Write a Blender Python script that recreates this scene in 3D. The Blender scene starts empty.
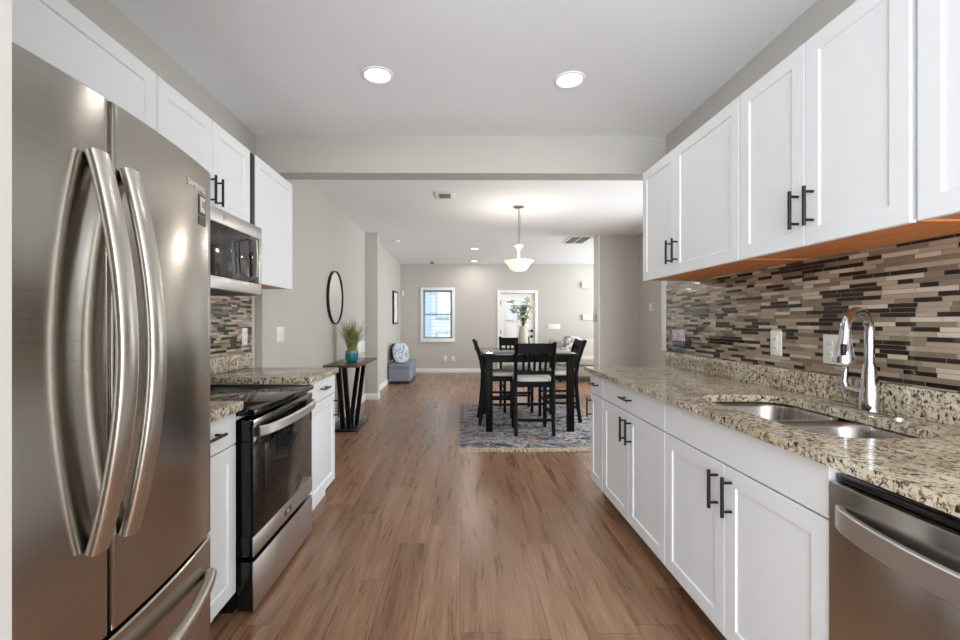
import bpy, bmesh, math, random
from mathutils import Vector, Matrix
random.seed(7)
PI = math.pi
SC = bpy.context.scene
COL = SC.collection

# ------------------------------------------------------------------ camera, world, exposure
H = 1.243
cam_d = bpy.data.cameras.new('camera')
cam_d.sensor_width = 36.0
cam_d.lens = 36.0 * 450 / 960
cam_d.shift_x = 16 / 960
cam_d.shift_y = 2 / 960
cam_d.clip_start = 0.02
cam = bpy.data.objects.new('camera', cam_d)
COL.objects.link(cam)
cam.location = (0, 0, H)
cam.rotation_euler = (PI / 2, 0, -math.atan(4 / 450))
SC.camera = cam

w = bpy.data.worlds.new('world')
SC.world = w
w.use_nodes = True
bg = w.node_tree.nodes['Background']
bg.inputs[0].default_value = (0.88, 0.95, 1.0, 1)
bg.inputs[1].default_value = 1.8

SC.view_settings.view_transform = 'Standard'
SC.view_settings.look = 'None'
SC.view_settings.exposure = 0.33
SC.view_settings.gamma = 1
SC.view_settings.use_curve_mapping = False


def area_light(name, loc, rot, sx, sy, power, col=(1, 1, 1)):
    d = bpy.data.lights.new(name, 'AREA')
    d.shape = 'RECTANGLE'
    d.size, d.size_y = sx, sy
    d.energy = power
    d.color = col
    o = bpy.data.objects.new(name, d)
    o.location, o.rotation_euler = loc, rot
    COL.objects.link(o)
    return o


sd = bpy.data.lights.new('sun', 'SUN')
sd.energy = 1.3
sd.angle = 0.02
so_ = bpy.data.objects.new('sun', sd)
so_.rotation_euler = (math.radians(32), 0, 0)
COL.objects.link(so_)
# daylight fill, added at unseen openings: living room, dining room, open kitchen end
area_light('daylight_fill_living', (5.6, 8.9, 1.4), (0, PI / 2 + 0.28, 0), 2.1, 1.6, 140, (0.90, 0.96, 1))
area_light('daylight_fill_dining', (3.25, 5.0, 1.2), (0, PI / 2 - 0.1, 0), 2.1, 2.0, 62, (0.90, 0.96, 1))
area_light('daylight_fill_kitchen', (0.1, -1.8, 1.35), (PI / 2 + 0.42, 0, 0), 2.8, 2.4, 125, (0.88, 0.95, 1))


# ------------------------------------------------------------------ materials
def lin(r, g, b):
    f = lambda c: (c / 255 / 12.92) if c / 255 <= 0.04045 else ((c / 255 + 0.055) / 1.055) ** 2.4
    return (f(r), f(g), f(b), 1)


class NT:
    def __init__(self, name):
        self.m = bpy.data.materials.new(name)
        self.m.use_nodes = True
        self.t = self.m.node_tree
        self.b = self.t.nodes['Principled BSDF']

    def n(self, typ, **kw):
        nd = self.t.nodes.new(typ)
        for k, v in kw.items():
            setattr(nd, k, v)
        return nd

    def l(self, a, b):
        self.t.links.new(a, b)

    def math(self, op, a, b=None, clamp=False):
        nd = self.n('ShaderNodeMath', operation=op, use_clamp=clamp)
        for i, v in enumerate((a, b)):
            if v is None:
                continue
            if isinstance(v, (int, float)):
                nd.inputs[i].default_value = v
            else:
                self.l(v, nd.inputs[i])
        return nd.outputs[0]

    def ramp(self, fac, stops, interp='LINEAR'):
        nd = self.n('ShaderNodeValToRGB')
        cr = nd.color_ramp
        cr.interpolation = interp
        while len(cr.elements) < len(stops):
            cr.elements.new(0.5)
        for e, (p, c) in zip(cr.elements, stops):
            e.position = p
            e.color = c
        self.l(fac, nd.inputs[0])
        return nd.outputs[0]

    def mix(self, fac, a, b, blend='MIX'):
        nd = self.n('ShaderNodeMix', data_type='RGBA', blend_type=blend)
        for i, v in ((0, fac), (6, a), (7, b)):
            if isinstance(v, (int, float, tuple)):
                nd.inputs[i].default_value = v
            else:
                self.l(v, nd.inputs[i])
        return nd.outputs[2]

    def pos(self, scale=(1, 1, 1)):
        g = self.n('ShaderNodeNewGeometry')
        mp = self.n('ShaderNodeMapping')
        mp.inputs['Scale'].default_value = scale
        self.l(g.outputs['Position'], mp.inputs[0])
        return mp.outputs[0]

    def obj(self, scale=(1, 1, 1)):
        g = self.n('ShaderNodeTexCoord')
        mp = self.n('ShaderNodeMapping')
        mp.inputs['Scale'].default_value = scale
        self.l(g.outputs['Object'], mp.inputs[0])
        return mp.outputs[0]

    def noise(self, vec, scale, detail=4, rough=0.55, dist=0):
        nd = self.n('ShaderNodeTexNoise')
        nd.inputs['Scale'].default_value = scale
        nd.inputs['Detail'].default_value = detail
        nd.inputs['Roughness'].default_value = rough
        nd.inputs['Distortion'].default_value = dist
        self.l(vec, nd.inputs['Vector'])
        return nd.outputs[0]

    def white(self, a, b):
        cx = self.n('ShaderNodeCombineXYZ')
        for i, v in enumerate((a, b)):
            if isinstance(v, (int, float)):
                cx.inputs[i].default_value = v
            else:
                self.l(v, cx.inputs[i])
        wn = self.n('ShaderNodeTexWhiteNoise', noise_dimensions='2D')
        self.l(cx.outputs[0], wn.inputs['Vector'])
        return wn.outputs['Value']

    def bump(self, h, strength=0.2, dist=0.002):
        nd = self.n('ShaderNodeBump')
        nd.inputs['Strength'].default_value = strength
        nd.inputs['Distance'].default_value = dist
        self.l(h, nd.inputs['Height'])
        self.l(nd.outputs[0], self.b.inputs['Normal'])

    def set(self, **kw):
        for k, v in kw.items():
            self.b.inputs[k.replace('_', ' ')].default_value = v
        return self


def paint(name, c, rough=0.5, metal=0.0, nscale=60, amt=0.03, bump=0.05, spec=0.5):
    t = NT(name)
    v = t.obj()
    nz = t.noise(v, nscale)
    a = tuple(x * (1 - amt) for x in c[:3]) + (1,)
    b = tuple(min(1, x * (1 + amt)) for x in c[:3]) + (1,)
    t.l(t.mix(nz, a, b), t.b.inputs['Base Color'])
    t.set(Roughness=rough, Metallic=metal)
    t.b.inputs['Specular IOR Level'].default_value = spec
    if bump:
        t.bump(nz, bump, 0.001)
    return t.m


def steel(name, c=(0.56, 0.54, 0.515), rough=0.25, axis='z', aniso=0.0):
    t = NT(name)
    sc = {'z': (1, 1, 500), 'y': (1, 500, 1), 'yv': (400, 400, 3), 'h': (4, 4, 500)}[axis]
    nz = t.noise(t.obj(sc), 1.0, 2, 0.5)
    t.l(t.mix(nz, tuple(x * 0.93 for x in c) + (1,), tuple(x * 1.05 for x in c) + (1,)), t.b.inputs['Base Color'])
    r = t.math('ADD', t.math('MULTIPLY', nz, 0.10), rough - 0.05)
    t.l(r, t.b.inputs['Roughness'])
    t.set(Metallic=1.0)
    t.bump(nz, 0.012, 0.001)
    return t.m


def emit(name, c, s):
    t = NT(name)
    t.set(Base_Color=c, Roughness=0.4)
    t.b.inputs['Emission Color'].default_value = c
    t.b.inputs['Emission Strength'].default_value = s
    return t.m


def glass(name, tint=(1, 1, 1, 1), refl=0.06):
    t = NT(name)
    tr = t.n('ShaderNodeBsdfTransparent')
    tr.inputs[0].default_value = tint
    gl = t.n('ShaderNodeBsdfGlossy')
    gl.inputs['Roughness'].default_value = 0.02
    mx = t.n('ShaderNodeMixShader')
    fr = t.n('ShaderNodeFresnel')
    fr.inputs[0].default_value = 1.45
    t.l(fr.outputs[0], mx.inputs[0])
    t.l(tr.outputs[0], mx.inputs[1])
    t.l(gl.outputs[0], mx.inputs[2])
    t.l(mx.outputs[0], t.t.nodes['Material Output'].inputs[0])
    return t.m


def floor_mat():
    t = NT('vinyl_plank_floor')
    g = t.n('ShaderNodeNewGeometry')
    s = t.n('ShaderNodeSeparateXYZ')
    t.l(g.outputs['Position'], s.inputs[0])
    W, L = 0.18, 1.22
    u = t.math('DIVIDE', s.outputs[0], W)
    row = t.math('FLOOR', u)
    fu = t.math('FRACT', u)
    off = t.white(row, 3.7)
    v = t.math('ADD', t.math('DIVIDE', s.outputs[1], L), t.math('MULTIPLY', off, 5.0))
    cell = t.math('FLOOR', v)
    fv = t.math('FRACT', v)
    rnd = t.white(row, cell)
    # grain: long streaks, shifted per plank
    cx = t.n('ShaderNodeCombineXYZ')
    t.l(t.math('MULTIPLY', s.outputs[0], 22), cx.inputs[0])
    t.l(t.math('MULTIPLY', s.outputs[1], 1.6), cx.inputs[1])
    t.l(t.math('MULTIPLY', rnd, 40), cx.inputs[2])
    gr = t.noise(cx.outputs[0], 1.0, 5, 0.58, 0.6)
    cy = t.n('ShaderNodeCombineXYZ')
    t.l(t.math('MULTIPLY', s.outputs[0], 160), cy.inputs[0])
    t.l(t.math('MULTIPLY', s.outputs[1], 5), cy.inputs[1])
    t.l(t.math('MULTIPLY', rnd, 17), cy.inputs[2])
    fine = t.noise(cy.outputs[0], 1.0, 3, 0.6)
    k = t.math('ADD', t.math('MULTIPLY', gr, 0.6), t.math('MULTIPLY', fine, 0.4))
    k = t.math('ADD', k, t.math('MULTIPLY', t.math('SUBTRACT', rnd, 0.5), 0.15))
    c = t.ramp(k, [(0.22, lin(100, 68, 47)), (0.42, lin(124, 88, 64)), (0.50, lin(143, 105, 79)), (0.58, lin(155, 118, 91)), (0.72, lin(175, 141, 113))])
    e1 = t.math('LESS_THAN', t.math('MINIMUM', fu, t.math('SUBTRACT', 1.0, fu)), 0.008)
    e2 = t.math('LESS_THAN', t.math('MINIMUM', fv, t.math('SUBTRACT', 1.0, fv)), 0.0014)
    edge = t.math('MAXIMUM', e1, e2)
    c = t.mix(t.math('MULTIPLY', edge, 0.55), c, lin(60, 40, 30))
    t.l(c, t.b.inputs['Base Color'])
    t.l(t.math('ADD', t.math('MULTIPLY', gr, 0.16), 0.21), t.b.inputs['Roughness'])
    t.bump(t.math('SUBTRACT', gr, t.math('MULTIPLY', edge, 0.8)), 0.03, 0.0006)
    return t.m


def mosaic_mat():
    t = NT('linear_mosaic_tile')
    g = t.n('ShaderNodeNewGeometry')
    s = t.n('ShaderNodeSeparateXYZ')
    t.l(g.outputs['Position'], s.inputs[0])
    h, L = 0.0168, 0.20
    v = t.math('DIVIDE', s.outputs[2], h)
    row = t.math('FLOOR', v)
    fv = t.math('FRACT', v)
    u = t.math('ADD', t.math('DIVIDE', s.outputs[1], L), t.math('MULTIPLY', t.white(row, 1.3), 9.0))
    cell = t.math('FLOOR', u)
    fu = t.math('FRACT', u)
    split = t.math('ADD', t.math('MULTIPLY', t.white(t.math('ADD', cell, 11.5), row), 0.5), 0.25)
    second = t.math('GREATER_THAN', fu, split)
    ide = t.math('ADD', t.math('MULTIPLY', cell, 2.0), second)
    rnd = t.white(ide, row)
    rnd2 = t.white(t.math('ADD', ide, 77.3), row)
    P = [(0.0, lin(32, 22, 18)), (0.29, lin(134, 116, 97)), (0.40, lin(163, 146, 127)), (0.58, lin(198, 182, 165)),
         (0.74, lin(120, 106, 90)), (0.86, lin(172, 154, 134))]
    c = t.ramp(rnd, P, 'CONSTANT')
    streak = t.noise(t.pos((1, 12, 160)), 1.0, 3, 0.6)
    c = t.mix(t.math('MULTIPLY', streak, 0.35), c, lin(120, 104, 88), 'MIX')
    c = t.mix(0.75, c, t.ramp(rnd, P, 'CONSTANT'))
    dv = t.math('MULTIPLY', t.math('MINIMUM', fv, t.math('SUBTRACT', 1.0, fv)), h)
    d1 = t.math('MULTIPLY', t.math('MINIMUM', fu, t.math('SUBTRACT', 1.0, fu)), L)
    d2 = t.math('MULTIPLY', t.math('ABSOLUTE', t.math('SUBTRACT', fu, split)), L)
    dm = t.math('MINIMUM', dv, t.math('MINIMUM', d1, d2))
    grout = t.math('LESS_THAN', dm, 0.0009)
    c = t.mix(grout, c, lin(132, 119, 104))
    t.l(c, t.b.inputs['Base Color'])
    gl = t.math('MULTIPLY', t.math('GREATER_THAN', rnd2, 0.5), -0.2)
    rough = t.math('ADD', t.math('ADD', 0.34, gl), t.math('MULTIPLY', grout, 0.4))
    t.l(rough, t.b.inputs['Roughness'])
    t.b.inputs['Specular IOR Level'].default_value = 0.3
    t.bump(t.math('MINIMUM', t.math('MULTIPLY', dm, 700), 1.0), 0.35, 0.001)
    return t.m


def granite_mat():
    t = NT('speckled_granite')
    p = t.pos()
    big = t.noise(p, 9, 4, 0.6)
    c = t.ramp(big, [(0.32, lin(178, 164, 140)), (0.5, lin(205, 192, 168)), (0.68, lin(224, 215, 198))])
    n1 = t.noise(p, 55, 5, 0.62, 0.6)
    c = t.mix(t.ramp(n1, [(0.51, (0, 0, 0, 1)), (0.60, (1, 1, 1, 1))]), c, lin(128, 106, 82))
    n3 = t.noise(t.pos((1.3, 1, 1.1)), 75, 4, 0.6, 0.4)
    c = t.mix(t.ramp(n3, [(0.60, (0, 0, 0, 1)), (0.65, (1, 1, 1, 1))]), c, lin(140, 136, 132))
    n2 = t.noise(t.pos((1, 1.2, 0.9)), 66, 5, 0.65, 0.5)
    c = t.mix(t.ramp(n2, [(0.555, (0, 0, 0, 1)), (0.60, (1, 1, 1, 1))]), c, lin(36, 26, 22))
    vo = t.n('ShaderNodeTexVoronoi')
    vo.inputs['Scale'].default_value = 120
    t.l(p, vo.inputs['Vector'])
    c = t.mix(t.ramp(vo.outputs['Distance'], [(0.10, (0.7, 0.7, 0.7, 1)), (0.22, (0, 0, 0, 1))]), c, lin(60, 46, 38))
    t.l(c, t.b.inputs['Base Color'])
    t.set(Roughness=0.13)
    return t.m


def wood_mat(name, c1, c2, rough=0.5, sc=(30, 3, 30)):
    t = NT(name)
    nz = t.noise(t.obj(sc), 1.0, 5, 0.6, 1.0)
    t.l(t.ramp(nz, [(0.3, c1), (0.7, c2)]), t.b.inputs['Base Color'])
    t.set(Roughness=rough)
    t.bump(nz, 0.1, 0.001)
    return t.m


def rug_mat():
    t = NT('distressed_rug')
    a = t.noise(t.pos((2, 5, 1)), 1.6, 6, 0.7, 1.5)
    c = t.ramp(a, [(0.36, lin(22, 23, 34)), (0.44, lin(70, 76, 96)), (0.49, lin(190, 194, 204)), (0.54, lin(180, 158, 138)),
                   (0.59, lin(62, 64, 82)), (0.68, lin(222, 220, 220))])
    b = t.noise(t.pos((3, 8, 1)), 3.2, 6, 0.7, 2.0)
    c = t.mix(t.ramp(b, [(0.50, (0, 0, 0, 1)), (0.57, (1, 1, 1, 1))]), c, lin(38, 38, 50))
    d = t.noise(t.pos((2.2, 2.2, 1)), 1.4, 4, 0.6)
    c = t.mix(t.ramp(d, [(0.57, (0, 0, 0, 1)), (0.70, (0.7, 0.7, 0.7, 1))]), c, lin(150, 112, 86))
    t.l(c, t.b.inputs['Base Color'])
    t.set(Roughness=0.95)
    t.bump(t.noise(t.pos(), 300, 2), 0.4, 0.003)
    return t.m


def fabric_mat(name, c, sc=500):
    return paint(name, c, 0.9, 0, sc, 0.12, 0.25, 0.2)


def splotch_mat(name, base, spot, sc, lo=0.52, hi=0.6):
    t = NT(name)
    a = t.noise(t.obj(), sc, 4, 0.6, 0.8)
    t.l(t.mix(t.ramp(a, [(lo, (0, 0, 0, 1)), (hi, (1, 1, 1, 1))]), base, spot), t.b.inputs['Base Color'])
    t.set(Roughness=0.9)
    return t.m


M = {}
M['wall'] = paint('greige_wall_paint', lin(195, 190.5, 183.5), 0.75, 0, 180, 0.012, 0.04, 0.25)
M['ceil'] = paint('ceiling_white', lin(243, 245, 247), 0.85, 0, 140, 0.01, 0.06, 0.2)
M['trim'] = paint('white_trim', lin(240, 240, 238), 0.4, 0, 60, 0.008, 0.0)
M['cab'] = paint('white_cabinet_paint', lin(230, 231, 233), 0.5, 0, 40, 0.006, 0.0, 0.25)
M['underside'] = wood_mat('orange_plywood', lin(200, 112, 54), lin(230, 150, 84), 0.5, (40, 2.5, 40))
M['toe'] = wood_mat('toe_kick_wood', lin(78, 46, 30), lin(112, 72, 50), 0.5, (3, 2, 60))
M['black'] = paint('matte_black_metal', lin(22, 21, 20), 0.4, 0.3, 60, 0.1, 0)
M['blackgloss'] = paint('black_enamel', lin(14, 14, 15), 0.16, 0, 60, 0.05, 0)
M['blackglass'] = paint('black_glass', lin(9, 9, 10), 0.05, 0, 30, 0.02, 0, 0.4)
M['smoke'] = paint('oven_window_glass', lin(26, 27, 29), 0.06, 0, 30, 0.05, 0, 0.35)
M['plastic'] = paint('dark_plastic', lin(34, 33, 33), 0.45, 0, 60, 0.05, 0)
M['steel'] = steel('brushed_steel', (0.47, 0.44, 0.40), 0.19, 'h')
_nt = M['steel'].node_tree
_tg = _nt.nodes.new('ShaderNodeTangent')
_tg.direction_type = 'RADIAL'
_tg.axis = 'Z'
_nt.links.new(_tg.outputs[0], _nt.nodes['Principled BSDF'].inputs['Tangent'])
_nt.nodes['Principled BSDF'].inputs['Anisotropic'].default_value = 0.65
_nt.nodes['Principled BSDF'].inputs['Anisotropic Rotation'].default_value = 0.25
M['steelbar'] = paint('brushed_steel_bar', lin(204, 199, 191), 0.3, 1.0, 20, 0.01, 0.0)
M['steellight'] = paint('satin_steel', lin(214, 214, 214), 0.36, 1.0, 300, 0.03, 0.0)
M['steeloven'] = steel('satin_range_steel', (0.62, 0.60, 0.58), 0.34, 'h')
M['sink'] = steel('sink_steel', (0.38, 0.345, 0.32), 0.28, 'y')
M['chrome'] = steel('chrome', (0.64, 0.64, 0.66), 0.07, 'h')
M['nickel'] = steel('brushed_nickel', (0.50, 0.48, 0.45), 0.3, 'h')
M['floor'] = floor_mat()
M['tile'] = mosaic_mat()
M['granite'] = granite_mat()
M['rug'] = rug_mat()
M['fringe'] = fabric_mat('rug_fringe_cotton', lin(214, 200, 172))
M['darkwood'] = paint('black_stained_wood', lin(11, 10, 10), 0.5, 0, 40, 0.2, 0.03, 0.15)
M['cushion'] = fabric_mat('cream_seat_fabric', lin(216, 212, 206))
M['tabletop'] = paint('black_lacquer_top', lin(24, 26, 30), 0.12, 0, 30, 0.1, 0)
M['switch'] = paint('white_plastic_plate', lin(238, 236, 230), 0.35, 0, 30, 0.01, 0)
M['slot'] = paint('outlet_slot_dark', lin(120, 116, 110), 0.5, 0, 30, 0.02, 0)
M['lamp'] = emit('lamp_lens', (1, 0.97, 0.92, 1), 5)
M['bowl'] = emit('lit_frosted_glass', (1, 0.90, 0.74, 1), 0.55)
M['glass'] = glass('window_glass')
M['mirror'] = steel('mirror_silver', (0.86, 0.87, 0.88), 0.05, 'h')
M['benchgrey'] = fabric_mat('grey_leatherette', lin(132, 140, 152))
M['benchdark'] = fabric_mat('charcoal_cushion', lin(52, 52, 58))
M['floral'] = splotch_mat('floral_pillow_fabric', lin(196, 204, 214), lin(84, 94, 112), 15, 0.48, 0.66)
M['pat'] = splotch_mat('grey_patterned_fabric', lin(208, 204, 204), lin(120, 112, 118), 11, 0.5, 0.58)
M['sofa'] = fabric_mat('beige_sofa_fabric', lin(196, 190, 180))
M['teal'] = paint('teal_glaze', lin(28, 132, 136), 0.2, 0, 8, 0.25, 0)
M['grey_glaze'] = paint('grey_glaze', lin(118, 128, 132), 0.25, 0, 12, 0.2, 0)
M['soil'] = paint('dark_soil', lin(48, 38, 30), 0.95, 0, 90, 0.3, 0.4)
M['grass'] = splotch_mat('grass_blades', lin(92, 112, 48), lin(150, 156, 92), 14, 0.4, 0.65)
M['leaf'] = splotch_mat('leaf_green', lin(84, 104, 62), lin(60, 82, 48), 30, 0.4, 0.6)
M['petal'] = paint('cream_petal', lin(226, 222, 176), 0.7, 0, 60, 0.08, 0)
M['petal2'] = paint('blush_petal', lin(206, 186, 172), 0.7, 0, 60, 0.08, 0)
M['petal3'] = paint('pale_blue_petal', lin(176, 200, 206), 0.7, 0, 60, 0.08, 0)
M['vase'] = paint('beige_ceramic', lin(208, 198, 180), 0.5, 0, 30, 0.05, 0.05)
M['consoletop'] = wood_mat('walnut_console_top', lin(58, 36, 28), lin(92, 62, 50), 0.25, (20, 3, 20))
M['siding'] = None
t = NT('white_clapboard')
gp = t.n('ShaderNodeNewGeometry')
sp = t.n('ShaderNodeSeparateXYZ')
t.l(gp.outputs['Position'], sp.inputs[0])
fr = t.math('FRACT', t.math('DIVIDE', sp.outputs[2], 0.12))
t.l(t.mix(t.math('LESS_THAN', fr, 0.16), lin(214, 224, 232), lin(150, 168, 184)), t.b.inputs['Base Color'])
t.set(Roughness=0.7)
M['siding'] = t.m
M['bluetrim'] = paint('blue_grey_trim', lin(166, 188, 204), 0.6)
M['sash'] = paint('blue_grey_sash', lin(150, 172, 184), 0.5)
M['lawn'] = paint('outdoor_ground', lin(150, 152, 140), 0.95, 0, 8, 0.2, 0.2)
M['art'] = splotch_mat('pale_art_print', lin(236, 234, 230), lin(196, 194, 190), 4, 0.5, 0.6)
M['sticker'] = paint('sticker_grey', lin(70, 66, 60), 0.4, 0, 30, 0.03, 0)
M['stickerlight'] = paint('sticker_silver', lin(214, 210, 200), 0.35, 0, 30, 0.03, 0)
t = NT('pink_ring_pattern')
vo = t.n('ShaderNodeTexVoronoi')
vo.inputs['Scale'].default_value = 62
t.l(t.obj(), vo.inputs['Vector'])
t.l(t.ramp(vo.outputs['Distance'], [(0.25, lin(220, 196, 212)), (0.4, lin(150, 84, 122)), (0.62, lin(222, 214, 222))]), t.b.inputs['Base Color'])
t.set(Roughness=0.3)
M['ringpat'] = t.m
M['bluetile'] = paint('slate_blue_tile', lin(84, 96, 112), 0.15, 0, 60, 0.1, 0)
M['ventgrey'] = paint('vent_grey', lin(120, 120, 120), 0.7)  # even grey for vent slats and ceiling sensor


# ------------------------------------------------------------------ mesh helpers
class MB:
    """collects shapes in one bmesh"""

    def __init__(self):
        self.bm = bmesh.new()

    def box(self, x0, x1, y0, y1, z0, z1, bev=0.0, seg=2):
        b = bmesh.new()
        bmesh.ops.create_cube(b, size=1)
        for v in b.verts:
            v.co = ((x0 + x1) / 2 + v.co.x * (x1 - x0), (y0 + y1) / 2 + v.co.y * (y1 - y0), (z0 + z1) / 2 + v.co.z * (z1 - z0))
        if bev:
            bmesh.ops.bevel(b, geom=b.edges[:], offset=bev, segments=seg, profile=0.5, affect='EDGES')
        self._add(b)
        return self

    def _add(self, b, mat=None):
        me = bpy.data.meshes.new('tmp')
        b.to_mesh(me)
        b.free()
        if mat is not None:
            me.transform(mat)
        self.bm.from_mesh(me)
        bpy.data.meshes.remove(me)

    def sweep(self, pts, prof, closed=False, up=Vector((0, 0, 1)), scales=None):
        """sweep profile [(a,b),...] along pts; a lies along the side vector, b along the other"""
        bm = self.bm
        pts = [Vector(p) for p in pts]
        n = len(pts)
        rings = []
        up = Vector(up)
        for i, p in enumerate(pts):
            d = (pts[min(i + 1, n - 1)] - pts[max(i - 1, 0)]).normalized()
            side = d.cross(up)
            if side.length < 1e-4:
                side = d.cross(Vector((1, 0, 0)))
            side.normalize()
            nn = side.cross(d).normalized()
            s = scales[i] if scales else 1.0
            rings.append([bm.verts.new(p + side * a * s + nn * b * s) for a, b in prof])
        k = len(prof)
        for i in range(n - 1):
            for j in range(k):
                bm.faces.new((rings[i][j], rings[i][(j + 1) % k], rings[i + 1][(j + 1) % k], rings[i + 1][j]))
        bm.faces.new(rings[0][::-1])
        bm.faces.new(rings[-1])
        return self

    def tube(self, pts, r, seg=12, up=(0, 0, 1), scales=None):
        return self.sweep(pts, [(r * math.cos(2 * PI * i / seg), r * math.sin(2 * PI * i / seg)) for i in range(seg)], up=up, scales=scales)

    def bar(self, pts, w_, d_, up=(0, 0, 1), bev=0.0):
        a, b = w_ / 2, d_ / 2
        if bev:
            pr = [(a - bev, -b), (a, -b + bev), (a, b - bev), (a - bev, b), (-a + bev, b), (-a, b - bev), (-a, -b + bev), (-a + bev, -b)]
        else:
            pr = [(a, -b), (a, b), (-a, b), (-a, -b)]
        return self.sweep(pts, pr, up=up)

    def lathe(self, prof, c=(0, 0, 0), seg=32):
        """prof [(r,z)] around a vertical axis at c, first and last capped when r>0"""
        bm = self.bm
        rings = []
        for r, z in prof:
            if r < 1e-6:
                rings.append([bm.verts.new((c[0], c[1], c[2] + z))])
            else:
                rings.append([bm.verts.new((c[0] + r * math.cos(2 * PI * i / seg), c[1] + r * math.sin(2 * PI * i / seg), c[2] + z)) for i in range(seg)])
        for a, b in zip(rings, rings[1:]):
            for i in range(seg):
                j = (i + 1) % seg
                if len(a) == 1 and len(b) == 1:
                    continue
                if len(a) == 1:
                    bm.faces.new((a[0], b[j], b[i]))
                elif len(b) == 1:
                    bm.faces.new((a[i], a[j], b[0]))
                else:
                    bm.faces.new((a[i], a[j], b[j], b[i]))
        if len(rings[0]) > 1:
            bm.faces.new(rings[0][::-1])
        if len(rings[-1]) > 1:
            bm.faces.new(rings[-1])
        return self

    def panel(self, x, s, y0, y1, z0, z1, rings):
        """front panel in a plane of constant x, facing s*X; rings (inset, depth) from the back plane x outward"""
        bm = self.bm
        R = []
        for ins, d in rings:
            xx = x + s * d
            R.append([bm.verts.new((xx, a, b)) for a, b in ((y0 + ins, z0 + ins), (y1 - ins, z0 + ins), (y1 - ins, z1 - ins), (y0 + ins, z1 - ins))])
        bm.faces.new(R[0])
        for a, b in zip(R, R[1:]):
            for i in range(4):
                j = (i + 1) % 4
                bm.faces.new((a[i], a[j], b[j], b[i]))
        bm.faces.new(R[-1])
        return self

    def blob(self, c, sx, sy, sz, p=2.0, seg=16, rot=None):
        """pillow-like superellipsoid"""
        b = bmesh.new()
        bmesh.ops.create_uvsphere(b, u_segments=seg * 2, v_segments=seg, radius=1)
        f = lambda v: math.copysign(abs(v) ** (2 / p), v)
        for v in b.verts:
            v.co = Vector((f(v.co.x) * sx, f(v.co.y) * sy, f(v.co.z) * sz))
        m = Matrix.Translation(c) @ (rot if rot else Matrix())
        self._add(b, m)
        return self


def smooth(me, ang=35):
    bm = bmesh.new()
    bm.from_mesh(me)
    bmesh.ops.recalc_face_normals(bm, faces=bm.faces)
    for f in bm.faces:
        f.smooth = True
    for e in bm.edges:
        if len(e.link_faces) == 2:
            e.smooth = e.calc_face_angle(0) < math.radians(ang)
        else:
            e.smooth = False
    bm.to_mesh(me)
    bm.free()


OFF = {}


def thing(name, label, cat, loc=(0, 0, 0), group=None):
    o = bpy.data.objects.new(name, None)
    o.empty_display_size = 0.1
    COL.objects.link(o)
    o.location = loc
    o['label'] = label
    o['category'] = cat
    if group:
        o['group'] = group
    OFF[o] = Vector(loc)
    return o


def part(name, mb, mat, parent, label=None, ang=35, kind=None):
    """one mesh object; shapes are given in world coordinates (of the parent's unrotated frame)"""
    me = bpy.data.meshes.new(name)
    off = OFF[parent] if parent else Vector((0, 0, 0))
    bmesh.ops.translate(mb.bm, verts=mb.bm.verts[:], vec=-off)
    mb.bm.to_mesh(me)
    mb.bm.free()
    smooth(me, ang)
    me.materials.append(M[mat] if isinstance(mat, str) else mat)
    o = bpy.data.objects.new(name, me)
    COL.objects.link(o)
    if parent:
        o.parent = parent
    OFF[o] = off
    if label:
        o['label'] = label
    if kind:
        o['kind'] = kind
    return o


def solo(name, mb, mat, label, cat, loc, group=None, ang=35):
    """a thing that is a single mesh, origin at loc"""
    bmesh.ops.translate(mb.bm, verts=mb.bm.verts[:], vec=-Vector(loc))
    me = bpy.data.meshes.new(name)
    mb.bm.to_mesh(me)
    mb.bm.free()
    smooth(me, ang)
    me.materials.append(M[mat])
    o = bpy.data.objects.new(name, me)
    COL.objects.link(o)
    o.location = loc
    o['label'] = label
    o['category'] = cat
    if group:
        o['group'] = group
    OFF[o] = Vector(loc)
    return o


def struct(name, mb, mat, parent=None):
    o = part(name, mb, mat, parent)
    if not parent:
        o['kind'] = 'structure'
    return o


def text_mesh(s, size, mat, parent, name, M4, extrude=0.0006):
    cu = bpy.data.curves.new('txt', 'FONT')
    cu.body = s
    cu.size = size
    cu.extrude = extrude
    cu.align_x = 'CENTER'
    cu.align_y = 'CENTER'
    to = bpy.data.objects.new('txt', cu)
    COL.objects.link(to)
    bpy.context.view_layer.update()
    me = bpy.data.meshes.new_from_object(to.evaluated_get(bpy.context.evaluated_depsgraph_get()))
    bpy.data.objects.remove(to)
    me.transform(M4)
    off = OFF[parent]
    me.transform(Matrix.Translation(-off))
    me.name = name
    me.materials.clear()
    me.materials.append(M[mat])
    o = bpy.data.objects.new(name, me)
    COL.objects.link(o)
    o.parent = parent
    OFF[o] = off
    return o


def copy_tree(o, parent=None):
    c = o.copy()
    COL.objects.link(c)
    if parent:
        c.parent = parent
    for ch in [k for k in bpy.data.objects if k.parent == o]:
        copy_tree(ch, c)
    return c


def arc(c, r, a0, a1, n, plane='xz'):
    out = []
    for i in range(n + 1):
        a = a0 + (a1 - a0) * i / n
        u, v = r * math.cos(a), r * math.sin(a)
        out.append((c[0] + u, c[1], c[2] + v) if plane == 'xz' else (c[0], c[1] + u, c[2] + v))
    return out


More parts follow.
